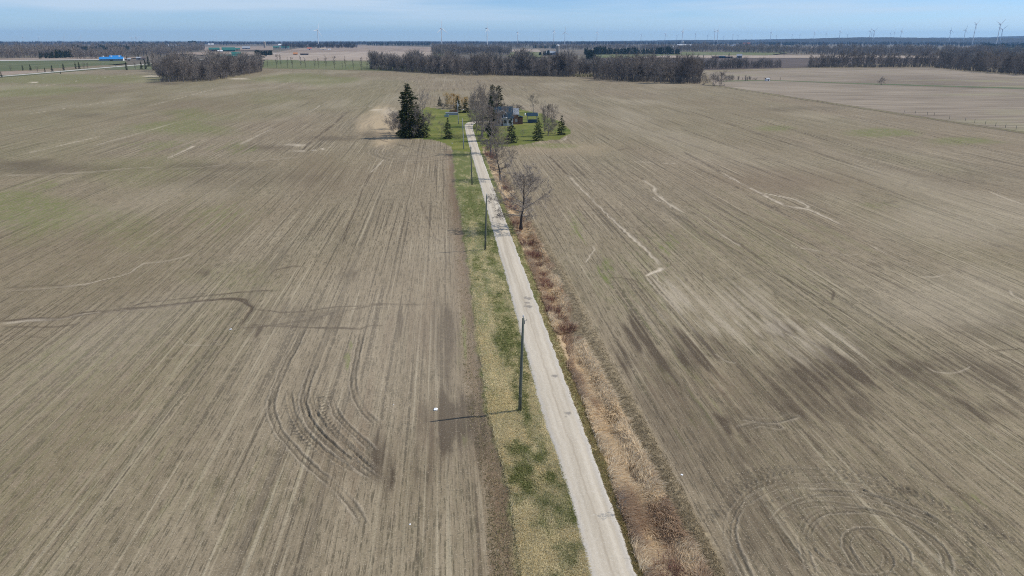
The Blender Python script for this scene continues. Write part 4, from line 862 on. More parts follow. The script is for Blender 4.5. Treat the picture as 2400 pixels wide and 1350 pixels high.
g = G(1454, 1205); plant('sapling', 'bare_sapling', (g[0], g[1], -.1), 'tiny leafless sapling in the dead grass by the near lane edge', 'sapling', None, 1.0, (.28, .28, .34))

# --- woods: individual trees along the near edges, the rest of each wood as one mass
for i in range(7):
    tree_proto('wood%d' % i, 'bare', 300+i, 17, .36+.05*(i % 3), .18+.1*(i % 2), (18, 7, 5), 5, r=.2+.03*(i % 3), upward=.75, tw=.062, mats=('bark', 'twig') if i % 3 else ('bark', 'twig_dark'), twlen=1.25)
for i in range(3): tree_proto('row%d' % i, 'bare', 320+i, 15, .24, .25, (13, 6, 5), 4, r=.2, upward=.7, tw=.05, mats=('bark_dark', 'twig_dark'))
for i in range(3): tree_proto('far_con%d' % i, 'con', 340+i, 13, 5.0-.5*i, .6, power=.75, bottom=.03, droop=.25, col=((.016, .026, .015), (.045, .058, .027)), size=1.7)
def line_pts(px, n, jit, depth, rng):
    p = np.array([G(*q)[:2] for q in px]); seg = np.hypot(*np.diff(p, axis=0).T); s = np.r_[0, np.cumsum(seg)]
    # even spacing as seen, i.e. by bearing
    a = np.array([q[0] for q in px], float); out = []
    for i in range(n):
        f = (i+rng.uniform(.1, .9))/n; ax = a[0]+(a[-1]-a[0])*f
        q = np.array([np.interp(ax, a, p[:, 0]), np.interp(ax, a, p[:, 1])]); k = q/np.hypot(*q)
        out.append(q+k*(rng.uniform(0, depth)+1)+np.array([rng.uniform(-jit, jit), 0]))
    return out
WOODS = {
 'left': ([(378, 193), (430, 193), (500, 190.5), (560, 180), (616, 169)], (128, 139), 62, 60, 'leafless grey tree in the wood jutting into the field at left', 'trees of the left wood'),
 'centre': ([(868, 163.5), (900, 164), (1020, 174), (1100, 178), (1200, 178.5), (1350, 181)], (128, 136), 100, 40, 'leafless grey tree in the long wood behind the farmyard', 'trees of the centre wood'),
 'promontory': ([(1395, 188), (1450, 191), (1530, 195), (1600, 198), (1642, 197)], (128, 138), 48, 50, 'leafless grey tree in the wood right of the centre wood, nearest the field', 'trees of the projecting wood'),
 'right': ([(1893, 159.5), (2000, 158.5), (2180, 158.5), (2260, 167), (2330, 172), (2420, 178)], (113, 128), 84, 45, 'leafless dark tree in the long wood beyond the pale field at right', 'trees of the right wood'),
}
rng = random.Random(5)
for wname, (px, (t0, t1), cnt, depth, lab, grp) in WOODS.items():
    for i, q in enumerate(line_pts(px, cnt, 1.5, depth, rng)):
        v = np.array([q[0], q[1], -H]); xx = 1200+F*(v@_rt)/(v@_fw)
        base = np.array([q[0], q[1], 0]); tgt = height_at(base, rng.uniform(t0, t1)+6*rng.random()**3)
        tgt *= rng.uniform(.80, 1.06)*(.70+.5*float(vn(np.array([xx*.022]), np.array([3.0]), 77)[0]))
        tgt *= {'left': 1.0, 'centre': 1.0, 'promontory': 1.0, 'right': .9}[wname]
        if wname == 'right': tgt = min(tgt, 21)
        s = tgt/16.3; plant('wood%d' % rng.randrange(7), 'bare_tree', base, lab, 'tree', grp, rng.uniform(0, 6.28), (s*rng.uniform(.8, 1.1), s*rng.uniform(.8, 1.1), s))
# lone trees of the hedgerow between the centre field and the green field
row = [(649, 159, 124), (659, 158, 127), (674, 159, 134), (686, 159, 131), (706, 159.5, 131), (716, 159, 134), (738, 160, 136), (747, 160, 134), (764, 160.5, 128), (784, 160.5, 129), (803, 161.5, 146), (811, 162, 132), (829, 163, 137), (847, 164, 133), (860, 163, 136), (627, 157, 138)]
ordn = ['first', 'second', 'third', 'fourth', 'fifth', 'sixth', 'seventh', 'eighth', 'ninth', 'tenth', 'eleventh', 'twelfth', 'thirteenth', 'fourteenth', 'fifteenth', 'sixteenth', 'seventeenth', 'eighteenth', 'nineteenth', 'twentieth']
for k, (bx, by, ty) in enumerate(sorted(row)):
    plant_px('row%d' % (k % 3), 'bare_tree', (bx, by), ty, 14.6, '%s leafless tree from the left in the hedgerow before the bright green field' % ordn[k], 'tree', 'hedgerow trees', rng.uniform(0, 6), rng.uniform(.75, 1.1))
# trees and conifers along the county road at left
road_t = [('c', 4, 181, 168), ('b', 26, 166, 152), ('c', 54, 165, 152), ('c', 72, 165, 151), ('b', 88, 169, 154), ('c', 106, 170, 158), ('c', 123, 168, 153), ('c', 150, 165.5, 149), ('c', 178, 161, 146), ('c', 186, 161, 145), ('b', 197, 163, 145), ('b', 206, 162, 147), ('c', 142, 173, 167),
          ('c', 297, 164.5, 146), ('b', 318, 163, 146), ('c', 332, 162.5, 144), ('c', 342, 162, 141), ('c', 360, 165, 140), ('c', 349, 156, 132), ('c', 378, 146, 128), ('c', 392, 144, 127), ('c', 272, 157, 152), ('b', 300, 141, 130), ('c', 298, 142, 131), ('c', 325, 138, 129)]
for k, (ty_, bx, by, ty) in enumerate(road_t):
    if ty_ == 'c': plant_px('far_con%d' % (k % 3), 'conifer_tree', (bx, by), ty, 13, 'dark conifer beside the county road, %s of its row from the left' % ordn[k-sum(1 for q in road_t[:k] if q[0] == 'b')], 'tree', 'roadside conifers', k, 1.35)
    else: plant_px('row%d' % (k % 3), 'bare_tree', (bx, by), ty, 14.6, 'leafless roadside tree, %s of its row from the left' % ordn[sum(1 for q in road_t[:k] if q[0] == 'b')], 'tree', 'leafless roadside trees', k, 1.6)
for k, (bx, by, ty, lab) in enumerate([(1749, 197, 168, 'single tall leafless tree in the gap right of the projecting wood'), (1742/1, 199, 178, 'small leafless tree at the foot of the tall gap tree'), (1672, 200, 176, 'leafless shrub clump left part at the field corner'), (1692, 201, 173, 'leafless shrub clump right part at the field corner'), (2066, 199, 184, 'lone leafless bush in the middle of the pale field'), (1837, 136, 124, 'lone leafless tree before the far ploughed field'), (1738, 136, 124, 'leafless tree beside the far farm sheds')]):
    if k in (0,): bx = 1638
    if k == 1: bx = 1648
    plant_px('row%d' % (k % 3) if k in (0, 5, 6) else 'bushy', 'bare_tree' if k in (0, 5, 6) else 'bare_bush', (bx, by), ty, 14.6 if k in (0, 5, 6) else 5.6, lab, 'tree' if k in (0, 5, 6) else 'bush', None, k, 1.0)

# masses of far woodland
def lowpoly_bare(seed, h):
    r_ = np.random.default_rng(seed); n = 46
    z = h*r_.uniform(.12, .95, n); az = r_.uniform(0, 6.28, n); rad = h*.02*np.ones(n); L = h*r_.uniform(.16, .34, n)
    p = np.stack([np.cos(az)*rad, np.sin(az)*rad, z*.85], 1); el = r_.uniform(.5, 1.25, n); d = np.stack([np.cos(az)*np.cos(el), np.sin(az)*np.cos(el), np.sin(el)], 1)
    a = blades(p, d, L, .30, r_); m = 60
    k = r_.integers(0, n, m); q = p[k]+d[k]*(L[k]*r_.uniform(.4, 1, m))[:, None]; dd = unit(d[k]+r_.normal(size=(m, 3))*.5+np.array([0, 0, .3])); b = blades(q, dd, h*r_.uniform(.10, .2, m), .2, r_)
    t = blades(np.zeros((2, 3)), np.array([[0, 0, 1.], [0, .01, 1]]), np.full(2, h*.8), .5, r_)
    return join([a, b, t])
def lowpoly_con(seed, h):
    r_ = np.random.default_rng(seed); n = 60; f = r_.uniform(0, 1, n)**1.4; az = r_.uniform(0, 6.28, n); rad = h*.17*(1-f)*r_.uniform(.4, 1, n)
    p = np.stack([np.cos(az)*rad, np.sin(az)*rad, h*(.04+.9*f)], 1); d = unit(np.stack([np.cos(az), np.sin(az), np.full(n, -.2)], 1)+r_.normal(size=(n, 3))*.4)
    return blades(p-d*h*.05, d, h*r_.uniform(.1, .18, n), h*.085, r_)
LB = [lowpoly_bare(s, 1.0*15) for s in range(8)]; LC = [lowpoly_con(s, 13.0) for s in range(5)]
def mass(name, strips, label, cat, con=False, seed=1):
    """a wood that reads as one mass: strips of (corner pixels near edge, depth in metres, count, min height, max height)"""
    r_ = np.random.default_rng(seed); parts = []; lib = LC if con else LB; own = 13.0 if con else 15.0
    for px, depth, cnt, h0, h1 in strips:
        a = np.array([q[0] for q in px], float); p = np.array([G(*q)[:2] for q in px]); k = 0
        for _ in range(cnt):
            ax = r_.uniform(a[0], a[-1]); q = np.array([np.interp(ax, a, p[:, 0]), np.interp(ax, a, p[:, 1])]); q = q*(1+r_.uniform(0, 1)**1.2*depth/np.hypot(*q))
            V, Fq = lib[r_.integers(len(lib))]; s = (h0+(h1-h0)*(.15+.85*r_.random()**.8))*(.62+.66*vn(np.array([ax*.06]), np.array([q[1]*.004]), seed)[0])/own; az = r_.uniform(0, 6.28); c, n_ = math.cos(az), math.sin(az); w_ = s*r_.uniform(.9, 1.25)
            parts.append((np.stack([(V[:, 0]*c-V[:, 1]*n_)*w_+q[0], (V[:, 0]*n_+V[:, 1]*c)*w_+q[1], V[:, 2]*s-.3], 1), Fq))
    o = link(name, np_mesh(name, *join(parts)), M['needles_far' if con else 'twig_far_shade' if seed == 9 else 'twig_far' if seed % 2 else 'twig_far2']); tag(o, label, cat, None, 'stuff'); return o
M['twig_far'] = noisy('twig_far', (0.275, 0.24, 0.205), (0.165, 0.143, 0.125), .05, .95, spec=.05)
M['twig_far2'] = noisy('twig_far2', (0.25, 0.22, 0.188), (0.15, 0.132, 0.115), .05, .95, spec=.05)
M['twig_far_shade'] = noisy('twig_far_shade', (0.085, 0.077, 0.068), (0.050, 0.047, 0.044), .01, .95, spec=.05)  # darker copy of the far twigs: backlit belts' shade put into the colour
M['needles_far'] = noisy('needles_far', (0.045, 0.058, 0.032), (0.022, 0.032, 0.020), .05, .95, spec=.05)
mass('woodland', [([(366, 176), (384, 190), (500, 187), (612, 166)], 190, 420, 13, 19), ([(378, 193), (500, 190), (616, 168)], 25, 300, 2, 5)], 'inner trees of the leafless wood jutting into the field at left', 'woodland', seed=1)
mass('woodland', [([(870, 162), (1020, 171), (1200, 176), (1390, 178)], 90, 560, 13, 19), ([(1390, 183), (1600, 193), (1640, 192)], 130, 280, 12, 19), ([(868, 163.5), (1020, 173), (1350, 181)], 25, 600, 2, 6), ([(1392, 187), (1600, 197), (1642, 197)], 30, 330, 2, 6)], 'inner trees of the long leafless wood behind the farmyard', 'woodland', seed=2)
mass('woodland', [([(1630, 163), (1830, 158.5)], 40, 170, 8, 14), ([(1630, 163.5), (1830, 159)], 20, 100, 2, 6), ([(1690, 190), (1760, 190)], 40, 30, 3, 5), ([(1760, 188.5), (1830, 188)], 20, 14, 2, 3)], 'low leafless trees along the near edge of the dark ploughed field', 'woodland', seed=3)
mass('woodland', [([(1893, 157.5), (2180, 156.5), (2260, 164), (2420, 173)], 60, 200, 8, 15), ([(2200, 156), (2420, 166)], 260, 420, 12, 18), ([(1893, 159), (2180, 158), (2260, 166), (2420, 177)], 30, 800, 2, 6)], 'inner trees of the long leafless wood beyond the pale field at right', 'woodland', seed=4)
mass('woodland', [([(1555, 121.5), (1700, 122), (1960, 129.5), (2200, 133), (2420, 138)], 700, 1700, 13, 20), ([(1555, 121.8), (1700, 122.3), (1960, 130), (2200, 133.5), (2420, 138.5)], 120, 500, 3, 9), ([(1300, 117), (1560, 119)], 900, 500, 11, 17)], 'wide grey leafless forest in the middle distance at right', 'woodland', seed=5)
mass('woodland', [([(-60, 138), (60, 137), (170, 133.5)], 500, 420, 13, 20), ([(170, 138.5), (240, 138), (400, 130), (480, 119)], 500, 620, 12, 18), ([(-60, 122), (200, 120), (480, 113)], 1500, 800, 14, 20)], 'wide grey leafless forest beyond the green field at far left', 'woodland', seed=7)
mass('woodland', [([(1012, 128), (1100, 128), (1200, 128)], 500, 520, 13, 18), ([(1012, 113), (1300, 114)], 1500, 500, 13, 18)], 'leafless wood beyond the centre wood', 'woodland', seed=6)
mass('woodland', [([(660, 114), (840, 113.5)], 700, 340, 12, 18), ([(490, 107), (900, 106), (1100, 106), (1400, 108)], 2500, 1500, 14, 20), ([(-100, 106), (500, 105)], 3000, 1200, 14, 20), ([(1350, 108), (1900, 109), (2450, 112)], 3000, 1900, 14, 20)], 'far belts of leafless woodland below the horizon', 'woodland', seed=9)
mass('conifer_wood', [([(598, 130), (638, 129.5)], 90, 150, 11, 15), ([(1370, 128.5), (1500, 128), (1592, 127.5)], 180, 340, 10, 17), ([(93, 138), (172, 135)], 200, 90, 10, 16), ([(170, 131), (300, 126), (480, 118)], 900, 110, 11, 17), ([(-40, 124), (300, 120)], 1400, 90, 12, 17), ([(172, 122), (300, 118)], 400, 120, 12, 17)], 'dark conifer stands among the fields in the middle distance', 'conifer wood', True, 11)
mass('conifer_wood', [([(2300, 112), (2420, 112.5)], 250, 260, 12, 18), ([(441, 107), (463, 107)], 150, 46, 22, 30), ([(1800, 106), (1860, 106)], 300, 80, 13, 18), ([(860, 107), (1010, 107)], 500, 160, 12, 16), ([(310, 106), (400, 106)], 500, 120, 12, 18), ([(1250, 113), (1310, 114)], 300, 70, 10, 15), ([(1263, 130), (1288, 130)], 60, 40, 8, 11), ([(1374, 140), (1396, 142)], 60, 22, 13, 18)], 'far dark conifer belts below the horizon', 'conifer wood', True, 12)

# --- ditch shrubs with red stems
def shrub_mesh(seed, h, w):
    r_ = np.random.default_rng(seed); n = 90; az = r_.uniform(0, 6.28, n); rr = w*.28*np.sqrt(r_.uniform(0, 1, n)); p = np.stack([np.cos(az)*rr, np.sin(az)*rr, np.full(n, -.1)], 1)
    el = r_.uniform(.75, 1.5, n); d = np.stack([np.cos(az)*np.cos(el), np.sin(az)*np.cos(el), np.sin(el)], 1); L = h*r_.uniform(.6, 1.0, n)
    a = blades(p, d, L, .03, r_); m = 520; k = r_.integers(0, n, m); f = r_.uniform(.25, .95, m); q = p[k]+d[k]*(L[k]*f)[:, None]
    b = blades(q, unit(d[k]+r_.normal(size=(m, 3))*.42), L[k]*(1.05-f)*r_.uniform(.5, 1.1, m), .02, r_); return np_mesh('shrub', *join([a, b]))
SH = [shrub_mesh(s, 1.5, 2.4) for s in range(4)]
for s in SH: s.materials.append(M['twig_red'])
M['pale_branch'] = noisy('pale_branch', (.62, .58, .50), (.45, .41, .35), .8); M['olive_twig'] = noisy('olive_twig', (.34, .30, .14), (.24, .21, .11), .8)
SHP = [shrub_mesh(31, 4.5, 12), shrub_mesh(32, 3.6, 14)]
for s_, (m_, sx_) in zip(SHP, (('pale_branch', 1.6), ('olive_twig', 2.6))):
    s_.materials.append(M[m_]); c_ = np.empty(len(s_.vertices)*3, np.float32); s_.vertices.foreach_get('co', c_); c_ = c_.reshape(-1, 3); c_[:, 0] *= sx_; k_ = np.arange(len(c_)) % 4; q_ = c_.reshape(-1, 4, 3); w_ = (q_[:, 1]-q_[:, 0])*4; q_[:, 1] += w_; q_[:, 2] += w_*.5; s_.vertices.foreach_set('co', c_.ravel()); s_.update()
shrubs = [(1250, 598, 1.0), (1236, 572, 1.1), (1262, 618, .7), (1282, 668, .9), (1298, 728, 1.0), (1310, 742, .8), (1330, 768, 1.0), (1276, 655, .7), (1200, 487, 1.1), (1192, 468, .8), (1206, 525, .9), (1148, 366, 1.5), (1158, 372, 1.1), (1290, 700, .7), (1215, 540, .6), (1184, 440, .7), (1560, 1335, 1.0), (1270, 640, .5)]
for k, (bx, by, s) in enumerate(sorted(shrubs, key=lambda q: -q[1])):
    g = G(bx, by); o = bpy.data.objects.new('red_stemmed_shrub', SH[k % 4]); COL.objects.link(o); o.location = (g[0], g[1], -.45 if by > 380 else -.1); o.rotation_euler = (0, 0, k*1.7); o.scale = (s, s, s*rng.uniform(.85, 1.15))
    tag(o, 'leafless red stemmed shrub in the ditch, %s from the camera end' % ordn[k], 'shrub', 'red stemmed shrubs in the ditch')

pale = [(1106, 174.5, .9, 'heap of pale cut branches at the edge of the centre wood'), (1375, 180, 1.0, 'low yellowish brush mound in the notch between the two woods')]
for bx, by, s, lab in pale:
    g = G(bx, by); o = bpy.data.objects.new('brush_pile', SHP[pale.index((bx, by, s, lab))]); COL.objects.link(o); o.location = (g[0], g[1], -.1); tag(o, lab, 'brush pile')
# --- grass blades
def grass_cloud(name, n, place, h, col_a, col_b, label, cat, seed, lie=.5, dirx=(.3, .0), per=5, w=.03, cfun=None):
    r_ = np.random.default_rng(seed); P = place(r_, n); n = len(P)
    hh = r_.uniform(h[0], h[1], n)
    P_ = np.repeat(P, per, 0); H_ = np.repeat(hh, per)*r_.uniform(.6, 1.15, n*per)
    comb = (fbm(P_[:, 0]*.45, P_[:, 1]*.28, seed)-.5)*7.0
    d = np.stack([np.cos(comb)*lie+dirx[0]+r_.normal(size=n*per)*.35, np.sin(comb)*lie+dirx[1]+r_.normal(size=n*per)*.35, np.full(n*per, 1.0)], 1); d = unit(d)
    b0 = P_+np.c_[r_.normal(size=(n*per, 2))*.09, np.zeros(n*per)]
    s = unit(np.cross(d, r_.normal(size=(n*per, 3)))); W_ = (w*r_.uniform(.6, 1.4, n*per))[:, None]
    m1 = b0+d*(H_*.55)[:, None]; d2 = unit(d+np.c_[d[:, :2]*1.1, np.full(n*per, -.55)]); t1 = m1+d2*(H_*.5)[:, None]
    V = np.stack([b0-s*W_*.5, b0+s*W_*.5, m1+s*W_*.4, m1-s*W_*.4, t1], 1).reshape(-1, 3)
    o5 = np.arange(n*per)[:, None]*5; Fq = np.concatenate([o5+np.array([[0, 1, 2, 3]])], 0); T3 = o5+np.array([[3, 2, 4, 4]])
    kk = np.repeat(np.clip((cfun(P, r_) if cfun else r_.uniform(0, 1, n)), 0, 1), per)
    kk = np.clip(kk+r_.normal(size=n*per)*.16, 0, 1)
    c = np.array(col_a)+(np.array(col_b)-np.array(col_a))*kk[:, None]; c *= r_.uniform(.78, 1.2, (n*per, 1))
    # two triangles + tip triangle
    T = np.concatenate([o5+np.array([[0, 1, 2]]), o5+np.array([[0, 2, 3]]), o5+np.array([[3, 2, 4]])], 0)
    me = np_mesh(name, V, T, colors={'tint': np.repeat(np.c_[c, np.ones(n*per)], 5, 0)})
    o = link(name, me, M['grass']); tag(o, label, cat, None, 'stuff'); return o
def strip_place(f0, f1, y0, y1, zf, mask=None):
    def go(r_, n):
        y = 1/r_.uniform(1/y1, 1/y0, n); a, b = f0(y), f1(y); x = a+(b-a)*r_.uniform(0, 1, n)
        if mask is not None: k = r_.uniform(0, 1, n) < mask(x, y); x, y = x[k], y[k]
        return np.stack([x, y, zf(x, y)], 1)
    return go
def ditch_z(x, y):
    dl, dr, wr = DITCH_L(y), DITCH_R(y), WEED_R(y); mid = (dl+dr)/2; hw = np.maximum((dr-dl)/2, .6); nr = sst(Y_END+3-y, -3, 3)
    return -nr*.75*np.exp(-((x-mid)/(hw*.8))**2)+nr*.18*np.exp(-((x-(wr-.5))/.7)**2)
flat = lambda x, y: np.full_like(x, -.02)
def verge_mix(P, r_):
    x, y = P[:, 0], P[:, 1]; a, b = VERGE_L(y), ROAD_L(y); u = (x-a)/(b-a)
    g = fbm(x*.45, y*.10, 31)+.55*(u-.45)-.25*np.exp(-((u-.95)/.12)**2)
    g = g+.55*(fbm(x*1.3, y*.7, 37)-.5); return sst(g-.05+.19*sst(y, 70, 140), .32, .70)
grass_cloud('verge_grass', 46000, strip_place(lambda y: VERGE_L(y)+.1, lambda y: ROAD_L(y)-.05, 34, 170, flat), (.10, .26), (.70, .60, .37), (.205, .220, .072), 'matted straw and green grass on the verge left of the lane', 'grass', 51, .5, (.2, -.1), 4, .045, verge_mix)
grass_cloud('verge_grass', 9000, strip_place(lambda y: ROAD_R(y)+.05, lambda y: DITCH_L(y)+.1, 34, 170, ditch_z), (.08, .2), (.46, .35, .19), (.20, .18, .06), 'short tan grass on the right shoulder of the lane', 'grass', 52, .4, (.2, -.1), 4, .04)
grass_cloud('ditch_reeds', 36000, strip_place(lambda y: DITCH_L(y)-.1, lambda y: DITCH_R(y)+.15, 34, 240, ditch_z, lambda x, y: sst(fbm(x*.5, y*.2, 41), .30, .46)), (.45, 1.05), (.80, .67, .47), (.46, .33, .22), 'tall flattened dead grass filling the ditch right of the lane', 'dead grass', 53, .75, (.15, -.1), 5, .04,
            lambda P, r_: .15+.85*sst(fbm(P[:, 0]*.55, P[:, 1]*.20, 44), .44, .62))
grass_cloud('weeds', 11000, strip_place(lambda y: DITCH_R(y)-.1, lambda y: WEED_R(y)+.1, 34, 200, ditch_z), (.05, .18), (.52, .42, .27), (.23, .185, .11), 'low brown weeds on the field bank of the ditch', 'weeds', 54, .4, (0, 0), 3, .04)
grass_cloud('weeds', 4200, strip_place(lambda y: VERGE_L(y)-1.9, lambda y: VERGE_L(y)+.2, 34, 160, flat), (.06, .2), (.42, .34, .20), (.13, .12, .05), 'sparse straw weeds along the edge of the left field', 'weeds', 55, .5, (0, 0), 3, .04)
#@@SPLIT3
# ------------------------------------------------------------------ things: house, shelter, poles, yard
def house():
    g = G(1177, 295.5); e = empty('farmhouse', (g[0], g[1], 0)); tag(e, 'old farmhouse with dark blue roof and pale front porch behind the bare trees', 'house')
    k = mpp(g); X = lambda px: (px-1177)*k                      # metres right of the porch centre
    y0 = 1.4
    x0, x1 = X(1159), X(1204); d = 9.0; hw, hr = 3.3, height_at((g[0], g[1]+y0+d/2, 0), 250.5)
    w = MB().box(x0+.25, x1-.25, y0, y0+d, -.2, hw)
    w.prism([(y0, hw), (y0+d, hw), (y0+d/2, hr-.25)], 'x', x0+.25, x1-.25); w.build('wall', M['white_paint'], e)
    rf = MB(); t = .18
    rf.prism([(y0-.5, hw-.5), (y0+d/2, hr), (y0+d+.5, hw-.5), (y0+d+.5, hw-.5+t), (y0+d/2, hr+t), (y0-.5, hw-.5+t)], 'x', x0, x1)
    roof = rf.build('roof', M['roof_blue'], e)
    ch = MB().box(x0+1.2, x0+1.9, y0+d/2-.35, y0+d/2+.35, hr-.6, hr+1.1).box(x0+1.1, x0+2.0, y0+d/2-.45, y0+d/2+.45, hr+1.1, hr+1.25).build('chimney', M['brick'], roof)
    # gabled front bay with the enclosed porch under it
    b0, b1 = X(1167), X(1187); hb = 3.35; he = 5.3; ha = height_at((g[0], g[1], 0), 259)
    MB().prism([(b0+.2, hb), (b1-.2, hb), (b1-.2, he), ((b0+b1)/2, ha-.15), (b0+.2, he)], 'y', .15, y0+4.2).build('upper_wall', M['dark_blue'], e)
    MB().prism([(b0-.2, he-.35), ((b0+b1)/2, ha), (b1+.2, he-.35), (b1+.2, he-.18), ((b0+b1)/2, ha+.18), (b0-.2, he-.18)], 'y', -.15, y0+4.4).build('bay_roof', M['roof_blue'], e)
    MB().prism([(b0-.22, he-.42), ((b0+b1)/2, ha-.1), (b1+.22, he-.42), (b1+.22, he-.12), ((b0+b1)/2, ha+.2), (b0-.22, he-.12)], 'y', -.24, -.153).build('bargeboard', M['white_paint'], e)
    MB().box(b0-.1, b1+.1, -.25, y0-.003, -.2, hb-.2).build('porch', M['pale_siding'], e)
    MB().box(b0-.35, b1+.35, -.5, y0-.003, hb-.198, hb-.03).build('porch_roof', M['white_paint'], e)
    for cx, zz, ww, hh, yy in [(1173.6, 4.35, .62, 1.5, .15), (1176.3, 4.35, .8, 1.5, .15), (1179, 4.35, .62, 1.5, .15), (1169.2, 1.7, .9, 1.4, -.25), (1183.6, 1.7, 1.3, 1.4, -.25), (1195, 1.6, 1.0, 1.3, y0)]:
        fr = MB().box(X(cx)-ww/2-.1, X(cx)+ww/2+.1, yy-.06, yy-.003, zz-hh/2-.1, zz+hh/2+.1).build('window', M['white_paint'], e)
        MB().box(X(cx)-ww/2, X(cx)+ww/2, yy-.075, yy-.063, zz-hh/2, zz+hh/2).build('pane', M['wall_grey'] if zz > 3 else M['glass'], fr)
    dr = MB().box(X(1175.2), X(1179.2), -.32, -.253, 0, 2.3).build('door', M['black_door'], e); MB().box(X(1178.6), X(1178.6)+.08, -.37, -.323, 1.05, 1.15).build('handle', M['steel'], dr)
    MB().box(X(1174.6), X(1179.8), -.9, -.33, -.1, .16).build('step', M['concrete'], e)
    # rear wing with a pale steel roof
    wx0, wx1, wy0, wy1 = x1-.24, X(1217), y0+4.2, y0+9.2
    MB().prism([(wy0, -.2), (wy1, -.2), (wy1, 4.1), ((wy0+wy1)/2, 6.1), (wy0, 4.1)], 'x', wx0, wx1).build('wing_wall', M['brick'], e)
    MB().prism([(wy0-.5, 3.9), ((wy0+wy1)/2, 6.2), (wy1+.5, 3.9), (wy1+.5, 4.08), ((wy0+wy1)/2, 6.4), (wy0-.5, 4.08)], 'x', wx0, wx1+.4).build('wing_roof', M['wall_grey'], e)
    MB().box(wx0+1.2, wx0+2.2, wy0-.06, wy0-.003, 1.0, 2.3).build('window', M['wall_grey'], e)
    l0, l1 = wx1+.003, X(1228)
    MB().box(l0, l1, wy0+.6, wy1-.6, -.2, 2.7).build('lean_to_wall', M['brick'], e); MB().prism([(l0, 3.3), (l1+.3, 2.75), (l1+.3, 2.9), (l0, 3.45)], 'y', wy0+.3, wy1-.3).build('lean_to_roof', M['roof_blue'], e)
house()
def shelter():
    g = G(1248, 288); e = empty('garden_shelter', (g[0], g[1], 0)); tag(e, 'open garden shelter with blue steel roof on posts right of the house', 'shelter')
    k = mpp(g); w = 23*k; hx = w/2; d = 3.0; zr = height_at((g[0], g[1]+d/2, 0), 263.8); ze = zr-1.25
    MB().prism([(-.35, ze-.1), (d/2, zr-.12), (d+.35, ze-.1), (d+.35, ze+.02), (d/2, zr), (-.35, ze+.02)], 'x', -hx-.25, hx+.25).build('roof', M['roof_blue'], e)
    MB().prism([(-.28, ze+.0), (d/2, zr-.05), (d+.28, ze), (d+.1, ze-.2), (-.1, ze-.2)], 'x', hx+.253, hx+.32).build('gable_board', M['white_paint'], e)
    for sx in (-1, 1):
        for y in (.1, d-.1): MB().box(sx*(hx-.15)-.08, sx*(hx-.15)+.08, y-.08, y+.08, -.2, ze-.05).build('post', M['pale_siding'], e)
    MB().box(-hx+.4, hx-.3, .02, .18, .05, 1.45).build('front_panel', M['dark_blue'], e)
    MB().box(-hx+.4, hx-.3, d-.18, d-.02, .05, 1.0).build('back_panel', M['dark_blue'], e)
    s = MB().box(-1.0, 1.0, .5, 1.0, .42, .5).box(-1, 1, 1.0, 1.06, .42, 1.0); s.box(-.9, -.82, .55, .95, -.1, .42).box(.82, .9, .55, .95, -.1, .42).build('bench', M['white_paint'], e)
    c = MB().lathe([(.02, 1.46), (.16, 1.47), (.16, 1.75), (.12, 1.78)], 10).build('planter', M['white_paint'], e); c.location = (.1, .1, 0)
shelter()
def utility_pole(base, top, label, grey=False, lamp=False):
    g = G(*base); h = height_at(g, top[1], top[0]); e = empty('lamp_post' if lamp else 'utility_pole', (g[0], g[1], 0)); tag(e, label, 'lamp post' if lamp else 'pole', None if lamp else 'utility poles along the lane')
    dx = (top[0]-base[0])*mpp(g)*1.05-0.0; vx = 1200; tilt = dx+ (0 if abs(top[0]-base[0]) > 5 else 0)
    m = M['pole_grey'] if grey else M['pole_wood']
    MB().tube([(0, 0, -.5), (tilt*.33, 0, h*.33), (tilt*.66, 0, h*.66), (tilt, 0, h)], [.165, .15, .13, .105], 12).build('pole', m, e, True)
    ins = MB().lathe([(.03, h-.02), (.03, h+.1), (.075, h+.12), (.085, h+.17), (.05, h+.2), (.075, h+.23), (.06, h+.3), (.02, h+.32)], 10).build('insulator', M['ceramic'], e, True); ins.location = (tilt, 0, 0)
    br = MB().box(.09, .16, -.05, .05, h-.55, h-.2).tube([(.15, 0, h-.3), (.3, 0, h-.22), (.3, 0, h-.1)], [.025, .02, .02], 6).build('bracket', M['steel'], e); br.location = (tilt*.96, 0, 0)
    bd = MB().lathe([(.150, 1.5), (.153, 1.52), (.153, 1.75), (.150, 1.77)], 12).build('number_plate', M['steel'], e); bd.location = (tilt*.2, 0, 0)
    if lamp:
        za = height_at(g, 257.5)
        a = MB().tube([(0, 0, za-.8), (.6, -.1, za-.15), (1.3, -.2, za+.05), (1.9, -.25, za+.1)], [.05, .045, .04, .04], 8).build('arm', M['steel'], e)
        MB().lathe([(.02, .16), (.16, .14), (.22, .02), (.2, -.1), (.05, -.14)], 12).build('lamp_head', M['white_paint'], a).location = (2.05, -.27, za+.1)
        MB().box(-.2, .2, -.32, -.17, h-1.9, h-.9).build('transformer', M['white_paint'], e)
        MB().box(-.1, .1, -.27, -.16, 1.2, 1.7).build('meter_box', M['white_paint'], e)
    return e
utility_pole((1218, 962), (1225, 746), 'wooden utility pole on the verge nearest the camera')
utility_pole((1137, 585), (1142, 458), 'wooden utility pole opposite the broad leafless tree')
utility_pole((1106.5, 433), (1105, 344), 'wooden utility pole opposite the slender leafless tree')
utility_pole((1087, 349), (1085.5, 280), 'greyish utility pole at the corner where the yard begins', True)
utility_pole((1075, 291), (1073, 238), 'pale grey yard pole with a lamp on a curved arm', True, True)
